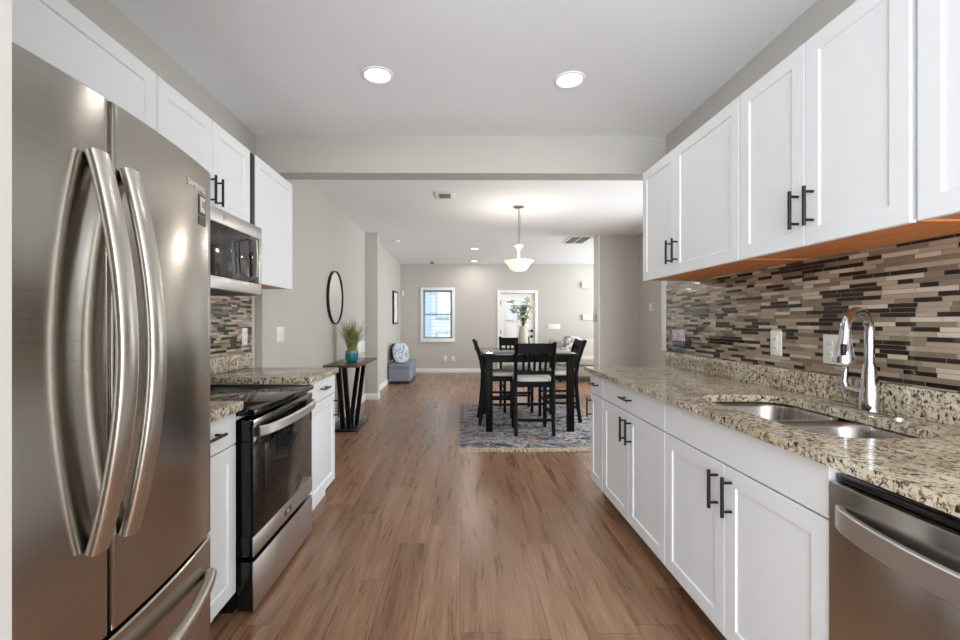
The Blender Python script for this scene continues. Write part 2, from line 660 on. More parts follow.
# ------------------------------------------------------------------ the room
XL, XR, CZ = -1.56, 1.585, 2.67
XH, XV = -1.51, -1.455
Y0 = -1.9
YF = 11.04
struct('floor', MB().box(-1.9, 5.4, Y0, YF + 0.12, -0.1, 0), 'floor')
struct('ceiling', MB().box(-1.9, 5.4, Y0, YF + 0.12, CZ, CZ + 0.1), 'ceil')
struct('wall_left', MB().box(XL - 0.12, XL, Y0, YF, 0, CZ).box(XL, XH, 3.45, 7.2, 0, CZ).box(XL, XV, 7.33, YF, 0, CZ), 'wall')
struct('wall_right', MB().box(XR, XR + 0.12, Y0, 3.52, 0, CZ), 'wall')
struct('wall_header', MB().box(XH, XR + 0.12, 3.45, 3.62, 2.385, CZ), 'wall')
struct('wall_side_return', MB().box(XR + 0.12, 2.92, 3.40, 3.52, 0, CZ), 'wall')
struct('wall_dining_right', MB().box(2.92, 3.04, 3.40, 4.0, 0, CZ).box(2.92, 3.04, 6.0, 7.35, 0, CZ).box(2.92, 3.04, 4.0, 6.0, 2.2, CZ), 'wall')  # gap is an unseen opening added for the dining fill
struct('wall_living_divider', MB().box(2.29, 5.3, 7.35, 7.62, 0, CZ), 'wall')
struct('wall_living_right', MB().box(5.28, 5.4, 7.62, 8.1, 0, CZ).box(5.28, 5.4, 10.3, YF, 0, CZ).box(5.28, 5.4, 8.1, 10.3, 0, .4).box(5.28, 5.4, 8.1, 10.3, 2.4, CZ), 'wall')
struct('wall_left_stub', MB().box(XL, -1.315, 7.2, 7.33, 0, CZ), 'wall')
struct('wall_fridge_side', MB().box(XL, -0.533, 0.40, 0.540, 0, CZ), 'wall')
# far wall with window and door openings
WX0, WX1, WZ0, WZ1 = -0.90, -0.20, 0.84, 2.02
DX0, DX1, DZ1 = 0.99, 1.83, 1.95
mb = MB()
mb.box(XL, WX0, YF, YF + 0.12, 0, CZ).box(WX0, WX1, YF, YF + 0.12, 0, WZ0).box(WX0, WX1, YF, YF + 0.12, WZ1, CZ)
mb.box(WX1, DX0, YF, YF + 0.12, 0, CZ).box(DX0, DX1, YF, YF + 0.12, DZ1, CZ).box(DX1, 5.4, YF, YF + 0.12, 0, CZ)
struct('wall_far', mb, 'wall')


def baseboard(name, x0, x1, y0, y1):
    struct(name, MB().box(x0, x1, y0, y1, 0, 0.105, 0.004), 'trim')


baseboard('baseboard_far_left', XV + .014, DX0 - 0.09, YF - 0.014, YF)
baseboard('baseboard_far_right', DX1 + 0.09, 5.28, YF - 0.014, YF)
baseboard('baseboard_left', XH, XH + 0.014, 3.46, 7.2)
baseboard('baseboard_stub', XH + .014, -1.30, 7.186, 7.2)
baseboard('baseboard_stub_side', -1.315, -1.301, 7.2, 7.33)
baseboard('baseboard_living_left', XV, XV + 0.014, 7.34, YF - .015)
baseboard('baseboard_divider', 2.29, 2.90, 7.336, 7.35)
struct('divider_lit_strip', MB().box(2.272, 2.2895, 7.345, 7.63, 0, CZ, 0.002), 'trim')  # white board on the divider end, painting in its window light
baseboard('baseboard_dining_right', 2.906, 2.92, 6.0, 7.33)

struct('trim_2', MB().box(XR - 0.004, XR - 0.0005, 3.425, 3.52, 1.02, 2.384, 0.001), 'trim')
# window
wn = struct('window_1', MB()
            .box(WX0 - 0.07, WX0, YF - 0.02, YF + .1, WZ0 - 0.03, WZ1 + 0.07, 0.003)
            .box(WX1, WX1 + 0.07, YF - 0.02, YF + .1, WZ0 - 0.03, WZ1 + 0.07, 0.003)
            .box(WX0, WX1, YF - 0.02, YF + .1, WZ1, WZ1 + 0.07, 0.003)
            .box(WX0 - 0.07, WX1 + 0.07, YF - 0.045, YF + .1, WZ0 - 0.09, WZ0, 0.004), 'trim')
zm = (WZ0 + WZ1) / 2
for k, (a, b, yy) in enumerate(((WZ0, zm + 0.02, YF + 0.03), (zm - 0.02, WZ1, YF + 0.07))):
    s = struct('window_sash', MB().box(WX0, WX0 + 0.04, yy, yy + 0.035, a, b).box(WX1 - 0.04, WX1, yy, yy + 0.035, a, b)
               .box(WX0 + 0.04, WX1 - 0.04, yy, yy + 0.035, a, a + 0.04).box(WX0 + 0.04, WX1 - 0.04, yy, yy + 0.035, b - 0.04, b), 'sash', wn)
    struct('window_pane', MB().box(WX0 + 0.04, WX1 - 0.04, yy + 0.015, yy + 0.02, a + 0.04, b - 0.04), 'glass', s)

# entry door
dr = struct('door_1', MB()
            .box(DX0 - 0.075, DX0, YF - 0.02, YF + 0.1, 0, DZ1 + 0.075, 0.003)
            .box(DX1, DX1 + 0.075, YF - 0.02, YF + 0.1, 0, DZ1 + 0.075, 0.003)
            .box(DX0, DX1, YF - 0.02, YF + 0.1, DZ1, DZ1 + 0.075, 0.003), 'trim')
ly0, ly1 = YF + 0.02, YF + 0.06
lx0, lx1, lz0, lz1 = DX0 + 0.16, DX1 - 0.16, 1.35, 1.80
lm = MB()
lm.box(DX0 + .004, lx0, ly0, ly1, 0.01, DZ1 - .004).box(lx1, DX1 - .004, ly0, ly1, 0.01, DZ1 - .004)
lm.box(lx0, lx1, ly0, ly1, 0.01, lz0).box(lx0, lx1, ly0, ly1, lz1, DZ1 - .004)
for i in (1, 2):
    xx = lx0 + (lx1 - lx0) * i / 3
    lm.box(xx - 0.02, xx + 0.02, ly0, ly1, lz0, lz1)
lm.box(lx0, lx1, ly0, ly1, 1.56, 1.60)
for i in (0, 1):
    a = DX0 + 0.12 + i * 0.32
    lm.box(a, a + 0.26, ly0 - 0.008, ly0, 0.2, 1.2, 0.006)
leaf = struct('door_leaf', lm, 'trim', dr)
struct('door_pane', MB().box(lx0, lx1, ly0 + 0.018, ly0 + 0.022, lz0, lz1), 'glass', dr)
hd = MB()
for z in (1.03, 0.89):
    b = bmesh.new()
    bmesh.ops.create_uvsphere(b, u_segments=16, v_segments=10, radius=0.034)
    hd._add(b, Matrix.Translation((DX1 - 0.07, ly0 - 0.03, z)))
    hd.box(DX1 - 0.085, DX1 - 0.055, ly0 - 0.03, ly0, z - 0.015, z + 0.015)
struct('door_knob', hd, 'black', dr)
for z in (0.35, 1.0, 1.72):
    struct('door_hinge', MB().box(DX0 + 0.002, DX0 + 0.018, ly0 - 0.02, ly0 - 0.002, z - 0.05, z + 0.05, 0.002), 'black', dr)

# outdoors, seen through the far window
hs = thing('neighbour_house', 'white clapboard house outside beyond the far window', 'house', (0, 15.2, -0.3))
part('wall', MB().box(-6, 7, 15.2, 15.5, -0.3, 6), 'siding', hs)
for (a, b, c, d) in ((-0.75, 0.0, 1.45, 2.35), (-0.75, -0.05, 0.2, 0.85)):
    f = part('window', MB().box(a - .08, a, 15.14, 15.2, c - .08, d + .08).box(b, b + .08, 15.14, 15.2, c - .08, d + .08).box(a, b, 15.14, 15.2, d, d + .08).box(a, b, 15.14, 15.2, c - .08, c), 'bluetrim', hs)
    part('pane', MB().box(a, b, 15.16, 15.19, c, d), 'switch', f)
part('corner_post', MB().box(-1.25, -1.0, 15.12, 15.2, -.3, 6), 'bluetrim', hs)
part('eave', MB().box(-1.3, 2.5, 14.9, 15.2, 2.65, 2.85), 'bluetrim', hs)
part('drainpipe', MB().tube([(0.14, 15.12, 2.65), (0.14, 15.12, -.3)], 0.05), 'bluetrim', hs)
struct('floor_outdoors', MB().box(-8, 9, YF + 0.2, 19, -0.4, -0.3), 'lawn')

# ------------------------------------------------------------------ cabinet builders
SHK = lambda st=0.06, t=0.02: [(0, 0), (0, t - 0.0015), (0.0015, t), (st, t), (st + 0.0035, t - 0.0065)]
RAISE = lambda st=0.06, t=0.02: [(0, 0), (0, t - 0.004), (0.004, t), (st, t), (st + 0.010, t - 0.009), (st + 0.018, t - 0.009), (st + 0.036, t - 0.002)]
SLAB = lambda t=0.02: [(0, 0), (0, t - 0.0015), (0.0015, t)]


def pull(parent, x, s, y, z, vert=True, L=0.14, name='handle'):
    """black bar pull on a front at plane x facing s"""
    m = MB()
    so = 0.033
    xo = x + s * so
    if vert:
        m.tube([(xo, y, z - L / 2), (xo, y, z + L / 2)], 0.0062, 12, up=(0, 1, 0))
        for k in (-0.36, 0.36):
            m.tube([(x, y, z + k * L), (xo, y, z + k * L)], 0.0048, 10)
    else:
        m.tube([(xo, y - L / 2, z), (xo, y + L / 2, z)], 0.0062, 12)
        for k in (-0.36, 0.36):
            m.tube([(x, y + k * L, z), (xo, y + k * L, z)], 0.0048, 10)
    return part(name, m, 'black', parent)


def carcass(m, xb, xf, y0, y1, z0, z1, t=0.016):
    """open box of panels between back xb and front xf"""
    a, b = min(xb, xf), max(xb, xf)
    m.box(a, b, y0, y0 + t, z0, z1).box(a, b, y1 - t, y1, z0, z1).box(a, b, y0 + t, y1 - t, z0, z0 + t)
    m.box(xb, xb + (t if xf > xb else -t), y0 + t, y1 - t, z0 + t, z1) if xf > xb else m.box(xb - t, xb, y0 + t, y1 - t, z0 + t, z1)
    # face frame
    s = 1 if xf > xb else -1
    fa, fb = sorted((xf, xf - s * t))
    m.box(fa, fb, y0 + t, y1 - t, z1 - 0.04, z1).box(fa, fb, y0 + t, y1 - t, z0 + t, z0 + t + 0.02)
    return m


def base_cabinet(label, s, xface, y0, y1, drawers, doors, prof, toe_mat='toe', group=None, zg=0.735, toe_in=0.075):
    """s = direction the doors face. drawers [(y0,y1,handle?)], doors [(y0,y1,handle_y or None)]"""
    xb = (XR - 0.004) if s < 0 else (XL + 0.004)
    xf = xface - s * 0.02
    c = thing('base_cabinet', label, 'cabinet', ((xb + xf) / 2, (y0 + y1) / 2, 0), group)
    part('body', carcass(MB(), xb, xf, y0, y1, 0.114, 0.8825 if s < 0 else 0.874), 'cab', c)
    a, b = sorted((xb, xf - s * toe_in))
    part('toe_kick', MB().box(a, b, y0, y1, 0, 0.1135), toe_mat, c)
    for (a, b, hnd) in drawers:
        d = part('drawer', MB().panel(xf, s, a, b, zg + 0.003, 0.876 if s < 0 else 0.868, SLAB()), 'cab', c)
        if hnd:
            pull(d, xface, s, (a + b) / 2, 0.81, False, 0.13)
    for (a, b, hy) in doors:
        d = part('door', MB().panel(xf, s, a, b, 0.117, zg - 0.003, prof()), 'cab', c)
        if hy is not None:
            pull(d, xface, s, hy, 0.632)
    return c


def wall_cabinet(label, s, xface, y0, y1, doors, prof, z0=1.528, z1=2.255, group=None, hz=0.135):
    xb = (XR - 0.004) if s < 0 else (XL + 0.004)
    xf = xface - s * 0.02
    c = thing('wall_cabinet', label, 'cabinet', ((xb + xf) / 2, (y0 + y1) / 2, z0), group)
    a, b = sorted((xb, xf))
    part('body', MB().box(a, b, y0, y1, z0, z1, 0.001), 'cab', c)
    part('underside', MB().box(a + 0.012, b - 0.012, y0 + 0.012, y1 - 0.012, z0 - 0.004, z0 - .0002), 'underside', c, 'bare orange plywood underside')
    for (a, b, hy) in doors:
        d = part('door', MB().panel(xf, s, a, b, z0 - 0.008, z1 + 0.002, prof()), 'cab', c)
        if hy is not None:
            pull(d, xface, s, hy, z0 - .008 + hz)
    return c


# ------------------------------------------------------------------ right run
XF = 0.945
base_cabinet('narrow white base cabinet at the far end of the right counter', -1, XF, 2.972, 3.255,
             [(2.976, 3.252, True)], [(2.976, 3.252, 3.225)], SHK)
base_cabinet('white two-door base cabinet with drawer, left of the sink cabinet', -1, XF, 2.066, 2.970,
             [(2.070, 2.966, True)], [(2.522, 2.966, 2.560), (2.070, 2.517, 2.478)], SHK)
base_cabinet('white base cabinet under the sink with plain false drawer front', -1, XF, 1.140, 2.064,
             [(1.143, 2.060, False)], [(1.602, 2.060, 1.642), (1.143, 1.598, 1.558)], SHK)

# dishwasher
dw = thing('dishwasher', 'stainless dishwasher under the granite counter at right', 'dishwasher', (1.25, 0.845, 0))
part('body', MB().box(0.975, 1.58, 0.548, 1.134, 0.02, 0.855), 'plastic', dw)
part('door', MB().box(0.936, 0.970, 0.546, 1.137, 0.115, 0.842, 0.006), 'steel', dw)
part('control_strip', MB().box(0.955, 0.974, 0.55, 1.134, 0.8435, 0.858, 0.002), 'blackgloss', dw)
part('toe_kick', MB().box(0.99, 1.02, 0.55, 1.134, 0.021, 0.113), 'plastic', dw)
ys = [0.585 + (1.098 - 0.585) * i / 16 for i in range(17)]
pts = [(0.935 - 0.045 * math.sin(PI * i / 16) ** 0.6 - 0.003, y, 0.765) for i, y in enumerate(ys)]
m = MB().bar(pts, 0.016, 0.056, bev=0.003)
part('handle', m, 'steellight', dw)

# granite top with sink cutout
SX0, SX1, SY0, SY1 = 1.04, 1.425, 1.26, 2.02


def rrect(x0, x1, y0, y1, r, n=8):
    out = []
    for cx, cy, a in ((x1 - r, y1 - r, 0), (x0 + r, y1 - r, PI / 2), (x0 + r, y0 + r, PI), (x1 - r, y0 + r, 1.5 * PI)):
        for i in range(n + 1):
            t_ = a + PI / 2 * i / n
            out.append((cx + r * math.cos(t_), cy + r * math.sin(t_)))
    return out


def slab(x0, x1, y0, y1, z0, z1, hole=None):
    bm = bmesh.new()
    es = []

    def loop(p):
        vs = [bm.verts.new((a, b, z1)) for a, b in p]
        for i in range(len(vs)):
            es.append(bm.edges.new((vs[i], vs[(i + 1) % len(vs)])))
    loop([(x0, y0), (x1, y0), (x1, y1), (x0, y1)])
    if hole:
        loop(hole)
        bmesh.ops.triangle_fill(bm, edges=es, use_beauty=True, use_dissolve=False)
    else:
        bmesh.ops.contextual_create(bm, geom=es)
    r = bmesh.ops.extrude_face_region(bm, geom=bm.faces[:])
    bmesh.ops.translate(bm, verts=[v for v in r['geom'] if isinstance(v, bmesh.types.BMVert)], vec=(0, 0, z0 - z1))
    m = MB()
    m.bm.free()
    m.bm = bm
    return m


ct = thing('countertop', 'long speckled granite countertop on the right, holding the sink', 'countertop', (1.25, 1.9, 0.876))
part('slab', slab(0.915, XR - 0.003, 0.50, 3.315, 0.884, 0.914, rrect(SX0, SX1, SY0, SY1, 0.11)), 'granite', ct)
part('upstand', MB().box(XR - 0.022, XR - 0.003, 0.50, 3.42, 0.9145, 1.018, 0.003), 'granite', ct)
ct2 = thing('countertop', 'granite countertop beyond the range on the left', 'countertop', (-1.23, 2.96, 0.876))
part('slab', MB().box(XL + 0.003, -0.878, 2.668, 3.27, 0.876, 0.914, 0.004), 'granite', ct2)
part('upstand', MB().box(XL + 0.003, XL + 0.022, 2.668, 3.36, 0.9145, 1.018, 0.003), 'granite', ct2)
ct3 = thing('countertop', 'small granite countertop between refrigerator and range', 'countertop', (-1.23, 1.65, 0.876))
part('slab', MB().box(XL + 0.003, -0.905, 1.475, 1.892, 0.876, 0.914, 0.004), 'granite', ct3)
part('upstand', MB().box(XL + 0.003, XL + 0.022, 1.475, 1.892, 0.9145, 1.018, 0.003), 'granite', ct3)

solo('tile_backsplash', MB().box(XR - 0.012, XR - 0.001, 0.45, 3.42, 1.019, 1.522, 0.001), 'tile',
     'brown and beige linear mosaic backsplash behind the sink', 'backsplash', (XR - .006, 1.9, 1.019))
solo('tile_backsplash', MB().box(XL + 0.001, XL + 0.012, 1.42, 3.36, 1.019, 1.50, 0.001), 'tile',
     'mosaic tile backsplash behind the range on the left wall', 'backsplash', (XL + .006, 2.4, 1.019))
dt = thing('ring_patch', 'pink ring patterned patch at far end of right backsplash', 'tile', (XR - .014, 3.225, 1.10))  # small panel with pink rings and two slate blue strips
part('ring_panel', MB().box(XR - 0.0155, XR - 0.0125, 3.13, 3.32, 1.107, 1.187, 0.001), 'ringpat', dt)
for z in (1.066, 1.024):
    part('blue_strip', MB().box(XR - 0.0155, XR - 0.0125, 3.13, 3.32, z, z + 0.033, 0.001), 'bluetile', dt)

# sink
sk = thing('sink', 'stainless double bowl sink set under the granite counter', 'sink', (1.235, 1.62, 0.68))


def bowl(y0, y1, x0, x1, depth):
    m = MB()
    bm = m.bm
    rings = []
    specs = [(0, 0.8830, .10), (0.006, 0.8795, .095), (0.014, 0.86, .09), (0.022, 0.72, .085), (0.05, 0.8830 - depth + .01, .07), (0.09, 0.8830 - depth, .05)]
    spec2 = [(0.085, 0.8830 - depth - .004, .05), (0.045, 0.8830 - depth + .004, .07), (0.016, 0.72, .085), (0.008, 0.86, .09), (-.002, 0.877, .1)]
    for ins, z, r in specs + spec2:
        rings.append([bm.verts.new((a, b, z)) for a, b in rrect(x0 + ins, x1 - ins, y0 + ins, y1 - ins, r)])
    n = len(rings[0])
    for k in range(len(rings)):
        if k == len(specs) - 1:
            bm.faces.new(rings[k])
            continue
        if k == len(specs) - 0 - 0 and False:
            pass
        a, b = rings[k], rings[(k + 1) % len(rings)]
        for i in range(n):
            j = (i + 1) % n
            bm.faces.new((a[i], a[j], b[j], b[i]))
    bm.faces.new(rings[len(specs)][::-1])
    return m


ymid = 1.63
for a, b in ((SY0 - 0.012, ymid - 0.006), (ymid + 0.006, SY1 + 0.012)):
    bo = part('bowl', bowl(a, b, SX0 - 0.012, SX1 + 0.012, 0.185), 'sink', sk, ang=50)
    part('drain', MB().lathe([(0.042, 0), (0.042, 0.003), (0.03, 0.004), (0.028, 0.001), (0, 0.001)], (1.235, (a + b) / 2, 0.6985)), 'chrome', bo)
part('divider', MB().box(SX0 - 0.008, SX1 + 0.008, ymid - 0.0055, ymid + 0.0055, 0.80, 0.871, 0.003), 'sink', sk)

# faucet (spout swung over the sink, towards the far side)
FX, FY, FZ = 1.495, 1.63, 0.9145
fa = thing('faucet', 'chrome gooseneck pull-down faucet standing behind the sink', 'faucet', (FX, FY, FZ))
m = MB()
bm = m.bm
rr = [[bm.verts.new((a, b, FZ + z)) for a, b in rrect(FX - .028 + i, FX + .028 - i, FY - .13 + i, FY + .13 - i, .027 - i, 6)] for i, z in ((0, 0), (0, 0.005), (0.003, 0.008))]
for a, b in zip(rr, rr[1:]):
    for i in range(len(a)):
        j = (i + 1) % len(a)
        bm.faces.new((a[i], a[j], b[j], b[i]))
bm.faces.new(rr[0][::-1])
bm.faces.new(rr[-1])
part('base_plate', m, 'chrome', fa)
part('body', MB().lathe([(0.030, 0.0085), (0.029, 0.05), (0.026, 0.10), (0.021, 0.15), (0.0185, 0.17), (0.0185, 0.176)], (FX, FY, FZ)), 'chrome', fa, ang=60)
dirv = Vector((-0.92, -0.36, 0)).normalized()
R = 0.072
pts = [Vector((FX, FY, FZ + 0.17)), Vector((FX, FY, FZ + 0.24)), Vector((FX, FY, FZ + 0.30))]
cc = Vector((FX, FY, FZ + 0.295)) + dirv * R
for i in range(0, 15):
    a = PI - (PI * 0.97) * i / 14
    pts.append(cc + dirv * (R * math.cos(a)) + Vector((0, 0, R * math.sin(a))))
end = pts[-1]
part('spout', MB().tube(pts, 0.0155, 16, up=(dirv.y, -dirv.x, 0)), 'chrome', fa, ang=60)
hp = [end + Vector((0, 0, -d)) + dirv * (d * 0.10) for d in (0, 0.03, 0.07, 0.105, 0.118)]
sh = part('spray_head', MB().tube(hp, 0.0165, 20, up=(dirv.y, -dirv.x, 0), scales=[1, 1.1, 1.5, 1.85, 1.8]), 'chrome', fa, ang=60)
part('spray_button', MB().box(hp[2].x - 0.026, hp[2].x - 0.012, hp[2].y - 0.027, hp[2].y - 0.013, hp[2].z - 0.020, hp[2].z + 0.020, 0.003), 'plastic', sh)
lv = part('lever', MB().tube([(FX, FY + 0.02, FZ + 0.070), (FX - .006, FY + 0.10, FZ + 0.073)], 0.015, 14)
          .tube([(FX - .006, FY + 0.088, FZ + 0.065), (FX - .008, FY + 0.100, FZ + 0.10), (FX - 0.010, FY + 0.090, FZ + 0.155)], 0.014, 12, up=(1, 0, 0), scales=[1.15, 1, 0.8]), 'chrome', fa, ang=60)

# outlets
def wall_plate(name, label, cat, s, x, y, z, wy, hz, rockers=1, mat='switch', sockets=False):
    t_ = thing(name, label, cat, (x, y, z))
    a, b = sorted((x, x + s * 0.006))
    part('plate', MB().box(a, b, y - wy / 2, y + wy / 2, z - hz / 2, z + hz / 2, 0.002), mat, t_)
    for i in range(rockers):
        yc = y + (i - (rockers - 1) / 2) * 0.046
        a, b = sorted((x + s * 0.0062, x + s * 0.009))
        if sockets:
            for dz in (-0.022, 0.022):
                so = part('socket', MB().box(a, b, yc - 0.015, yc + 0.015, z + dz - 0.014, z + dz + 0.014, 0.001), mat, t_)
                a2, b2 = sorted((x + s * 0.0091, x + s * 0.0096))
                part('slot', MB().box(a2, b2, yc - 0.008, yc - 0.005, z + dz - 0.006, z + dz + 0.005).box(a2, b2, yc + 0.005, yc + 0.008, z + dz - 0.006, z + dz + 0.005), 'slot', so)
        else:
            part('switch', MB().box(a, b, yc - 0.016, yc + 0.016, z - 0.033, z + 0.033, 0.001), mat, t_)
    return t_


wall_plate('power_outlet', 'white duplex power outlet on mosaic, left of the faucet plate', 'outlet', -1, XR - 0.0125, 2.22, 1.138, 0.078, 0.122, 1, sockets=True)
wall_plate('switch_plate', 'wide white plate on mosaic directly behind the faucet', 'switch', -1, XR - 0.0125, 1.868, 1.128, 0.122, 0.124, 2, sockets=True)
wall_plate('power_outlet', 'white outlet on the mosaic backsplash beyond the range', 'outlet', 1, XL + 0.0125, 3.24, 1.138, 0.078, 0.122, 1, sockets=True)
wall_plate('light_switch', 'white double light switch on left wall near the round mirror', 'switch', 1, XH + 0.0005, 3.79, 1.14, 0.15, 0.125, 2)

# right wall cabinets
XU = 1.25
wall_cabinet('white wall cabinet at the far left end of the right row', -1, XU, 2.004, 3.07,
             [(2.617, 3.066, 2.652), (2.008, 2.612, 2.577)], SHK)
wall_cabinet('white wall cabinet above the faucet, middle of the right row', -1, XU, 1.232, 2.001,
             [(1.624, 1.998, 1.652), (1.240, 1.620, 1.582)], SHK)
wall_cabinet('white wall cabinet at the right edge, above the dishwasher', -1, XU, 0.46, 1.229,
             [(0.850, 1.219, None), (0.466, 0.846, None)], SHK)

# ------------------------------------------------------------------ left run
XLF = -0.90
base_cabinet('narrow white base cabinet between refrigerator and range', 1, -0.935, 1.475, 1.890,
             [(1.479, 1.886, True)], [(1.479, 1.886, 1.515)], SHK, toe_mat='cab')
base_cabinet('white base cabinet beyond the range, beside the console table', 1, XLF, 2.668, 3.25,
             [(2.672, 3.246, True)], [(2.672, 3.246, 3.215)], RAISE, toe_mat='cab', toe_in=0.05)
XUL = -1.24
wall_cabinet('white wall cabinet above the refrigerator', 1, XUL, 0.60, 1.852, [(0.97, 1.848, None), (0.604, 0.965, None)], SHK, 1.83)
wall_cabinet('white raised-panel wall cabinet above the microwave', 1, XUL, 1.856, 2.690,
             [(1.860, 2.266, 2.237), (2.272, 2.672, 2.303)], RAISE, 1.802, hz=0.105)
wc = wall_cabinet('white wall cabinet to the right of the microwave', 1, XUL, 2.735, 3.345, [(2.739, 3.341, None)], SHK, 1.49)

part('gap_shade', MB().box(XL + 0.01, XUL - 0.003, 2.692, 2.733, 1.83, 2.25), 'plastic', wc, 'dark strip painted as shade in the gap')  # dark strip put in as the shade between the two cabinets
# microwave
mw = thing('microwave', 'stainless over-range microwave under the left wall cabinets', 'microwave', (-1.36, 2.28, 1.41))
MX = -1.165
part('body', MB().box(XL + 0.014, MX - 0.03, 1.902, 2.655, 1.404, 1.790), 'plastic', mw)
dm = MB()
dm.box(MX - 0.028, MX, 1.905, 2.655, 1.722, 1.792, 0.003)
dm.box(MX - 0.028, MX, 1.905, 2.655, 1.402, 1.464, 0.003)
dm.box(MX - 0.028, MX, 2.625, 2.655, 1.465, 1.721, 0.001)
part('frame', dm, 'steeloven', mw)
d = part('door', MB().box(MX - 0.026, MX - 0.002, 1.908, 2.50, 1.466, 1.720, 0.002), 'blackglass', mw)
part('window', MB().box(MX - 0.0018, MX - 0.0005, 1.98, 2.38, 1.495, 1.69, 0.0004), 'smoke', d)
part('handle', MB().bar([(MX - 0.002, 2.505, 1.48), (MX + 0.03, 2.505, 1.495), (MX + 0.034, 2.505, 1.59), (MX + 0.03, 2.505, 1.695), (MX - 0.002, 2.505, 1.71)], 0.022, 0.014, up=(0, 1, 0), bev=.003), 'steelbar', d)
cp = part('control_panel', MB().box(MX - 0.026, MX - 0.002, 2.503, 2.622, 1.466, 1.720, 0.002), 'blackglass', mw)
bt = MB()
for i in range(3):
    for j in range(5):
        bt.box(MX - 0.0018, MX - 0.001, 2.54 + i * 0.026, 2.555 + i * 0.026, 1.50 + j * 0.03, 1.513 + j * 0.03)
part('keypad', bt, 'plastic', cp)
part('display', MB().box(MX - 0.0018, MX - 0.0008, 2.535, 2.612, 1.665, 1.695), 'bluetile', cp)
bm_ = MB().lathe([(0.017, 0), (0.017, 0.002), (0.012, 0.003), (0, 0.003)], (0, 0, 0), 24)
bm_.bm.transform(Matrix.Translation((MX + 0.0002, 2.24, 1.757)) @ Matrix.Rotation(PI / 2, 4, 'Y'))
bd = part('badge', bm_, 'nickel', mw, 'small round emblem')
text_mesh('GE', 0.014, 'stickerlight', bd, 'badge_lettering', Matrix.Translation((MX + 0.0038, 2.24, 1.757)) @ Matrix(((0, 0, 1, 0), (1, 0, 0, 0), (0, 1, 0, 0), (0, 0, 0, 1))), 0.0003)
part('vent_grille', MB().box(XL + 0.02, MX - 0.03, 1.92, 2.64, 1.396, 1.4035), 'plastic', mw)

# range
RX = -0.87
rg = thing('range', 'stainless electric range with black glass cooktop and oven door', 'stove', (-1.2, 2.28, 0))
RY0, RY1 = 1.899, 2.661
part('body', MB().box(-1.535, RX - 0.075, RY0 + .002, RY1 - .002, 0.05, 0.845, 0.002).box(-1.45, RX - 0.1, RY0 + .03, RY1 - .03, 0, 0.05), 'blackgloss', rg)
part('cooktop', MB().box(-1.535, RX + 0.008, RY0, RY1, 0.846, 0.874, 0.006), 'blackglass', rg)
part('side_trim', MB().box(-1.50, RX - 0.03, RY1 - 0.012, RY1 - 0.003, 0.8742, 0.8785, 0.001), 'steellight', rg)
od = part('oven_door', MB().box(RX - 0.07, RX - 0.001, RY0 + 0.006, RY1 - 0.006, 0.3345, 0.828, 0.004).box(RX - 0.07, RX - 0.006, RY0 + 0.006, RY1 - 0.006, 0.25, 0.334, 0.002), 'blackglass', rg)
part('window', MB().box(RX - 0.0009, RX + 0.0006, RY0 + 0.12, RY1 - 0.12, 0.40, 0.70, 0.0006), 'smoke', od)
part('door_top_strip', MB().box(RX - 0.02, RX + 0.0012, RY0 + .007, RY1 - .007, 0.802, 0.8285, 0.0008), 'steel', od)
part('door_rail', MB().box(RX - 0.0055, RX + 0.001, RY0 + 0.007, RY1 - 0.007, 0.251, 0.334, 0.002), 'steeloven', od)
hp = []
for i in range(19):
    f = i / 18
    hp.append((RX + 0.012 + 0.045 * math.sin(PI * f) ** 0.45, RY0 + 0.03 + (RY1 - RY0 - 0.06) * f, 0.775))
part('handle', MB().bar(hp, 0.018, 0.044, bev=0.006), 'steellight', od)
for yy in (RY0 + 0.05, RY1 - .05):
    pass
dwr = part('drawer', MB().box(RX - 0.07, RX - 0.006, RY0 + 0.006, RY1 - 0.006, 0.02, 0.228, 0.004), 'blackgloss', rg)
part('drawer_front', MB().box(RX - 0.0055, RX + 0.001, RY0 + 0.007, RY1 - 0.007, 0.021, 0.227, 0.002), 'steeloven', dwr, 'satin steel drawer front')
bd = part('badge', MB().box(RX + 0.0012, RX + 0.0025, 2.235, 2.325, 0.276, 0.306, 0.0005), 'sticker', rg, 'small dark maker plate')
text_mesh('GE', 0.026, 'stickerlight', bd, 'badge_lettering', Matrix.Translation((RX + 0.003, 2.28, 0.291)) @ Matrix(((0, 0, 1, 0), (1, 0, 0, 0), (0, 1, 0, 0), (0, 0, 0, 1))), 0.0003)
bgd = part('backguard', MB().box(-1.535, -1.475, RY0 + 0.004, RY1 - 0.004, 0.8745, 1.075, 0.006), 'steel', rg)
for yy in (2.0, 2.08, 2.52, 2.615):
    kb = MB().lathe([(0.021, 0), (0.019, 0.022), (0.016, 0.025), (0, 0.025)], (0, 0, 0), 20)
    kb.bm.transform(Matrix.Translation((-1.4749, yy, 1.035)) @ Matrix.Rotation(PI / 2, 4, 'Y'))
    part('knob', kb, 'black', bgd)

# refrigerator
FRY0, FRM, FRY1 = 0.546, 0.980, 1.470
FRX, FRT = -0.778, 1.724
fr = thing('refrigerator', 'stainless french door refrigerator on the left with bottom freezer', 'refrigerator', (-1.15, 0.985, 0))
part('body', MB().box(XL + 0.03, FRX - 0.075, FRY0 + 0.004, FRY1 - 0.004, 0.02, 1.68, 0.006), 'plastic', fr)
part('grille', MB().box(FRX - 0.2, FRX - 0.078, FRY0 + 0.02, FRY1 - 0.02, 0.0, 0.019), 'plastic', fr)


def fridge_x(y, bulge=0.045):
    u = (y - FRM) / ((FRY1 - FRY0) / 2)
    return FRX + bulge * (1 - u * u) - bulge * .5


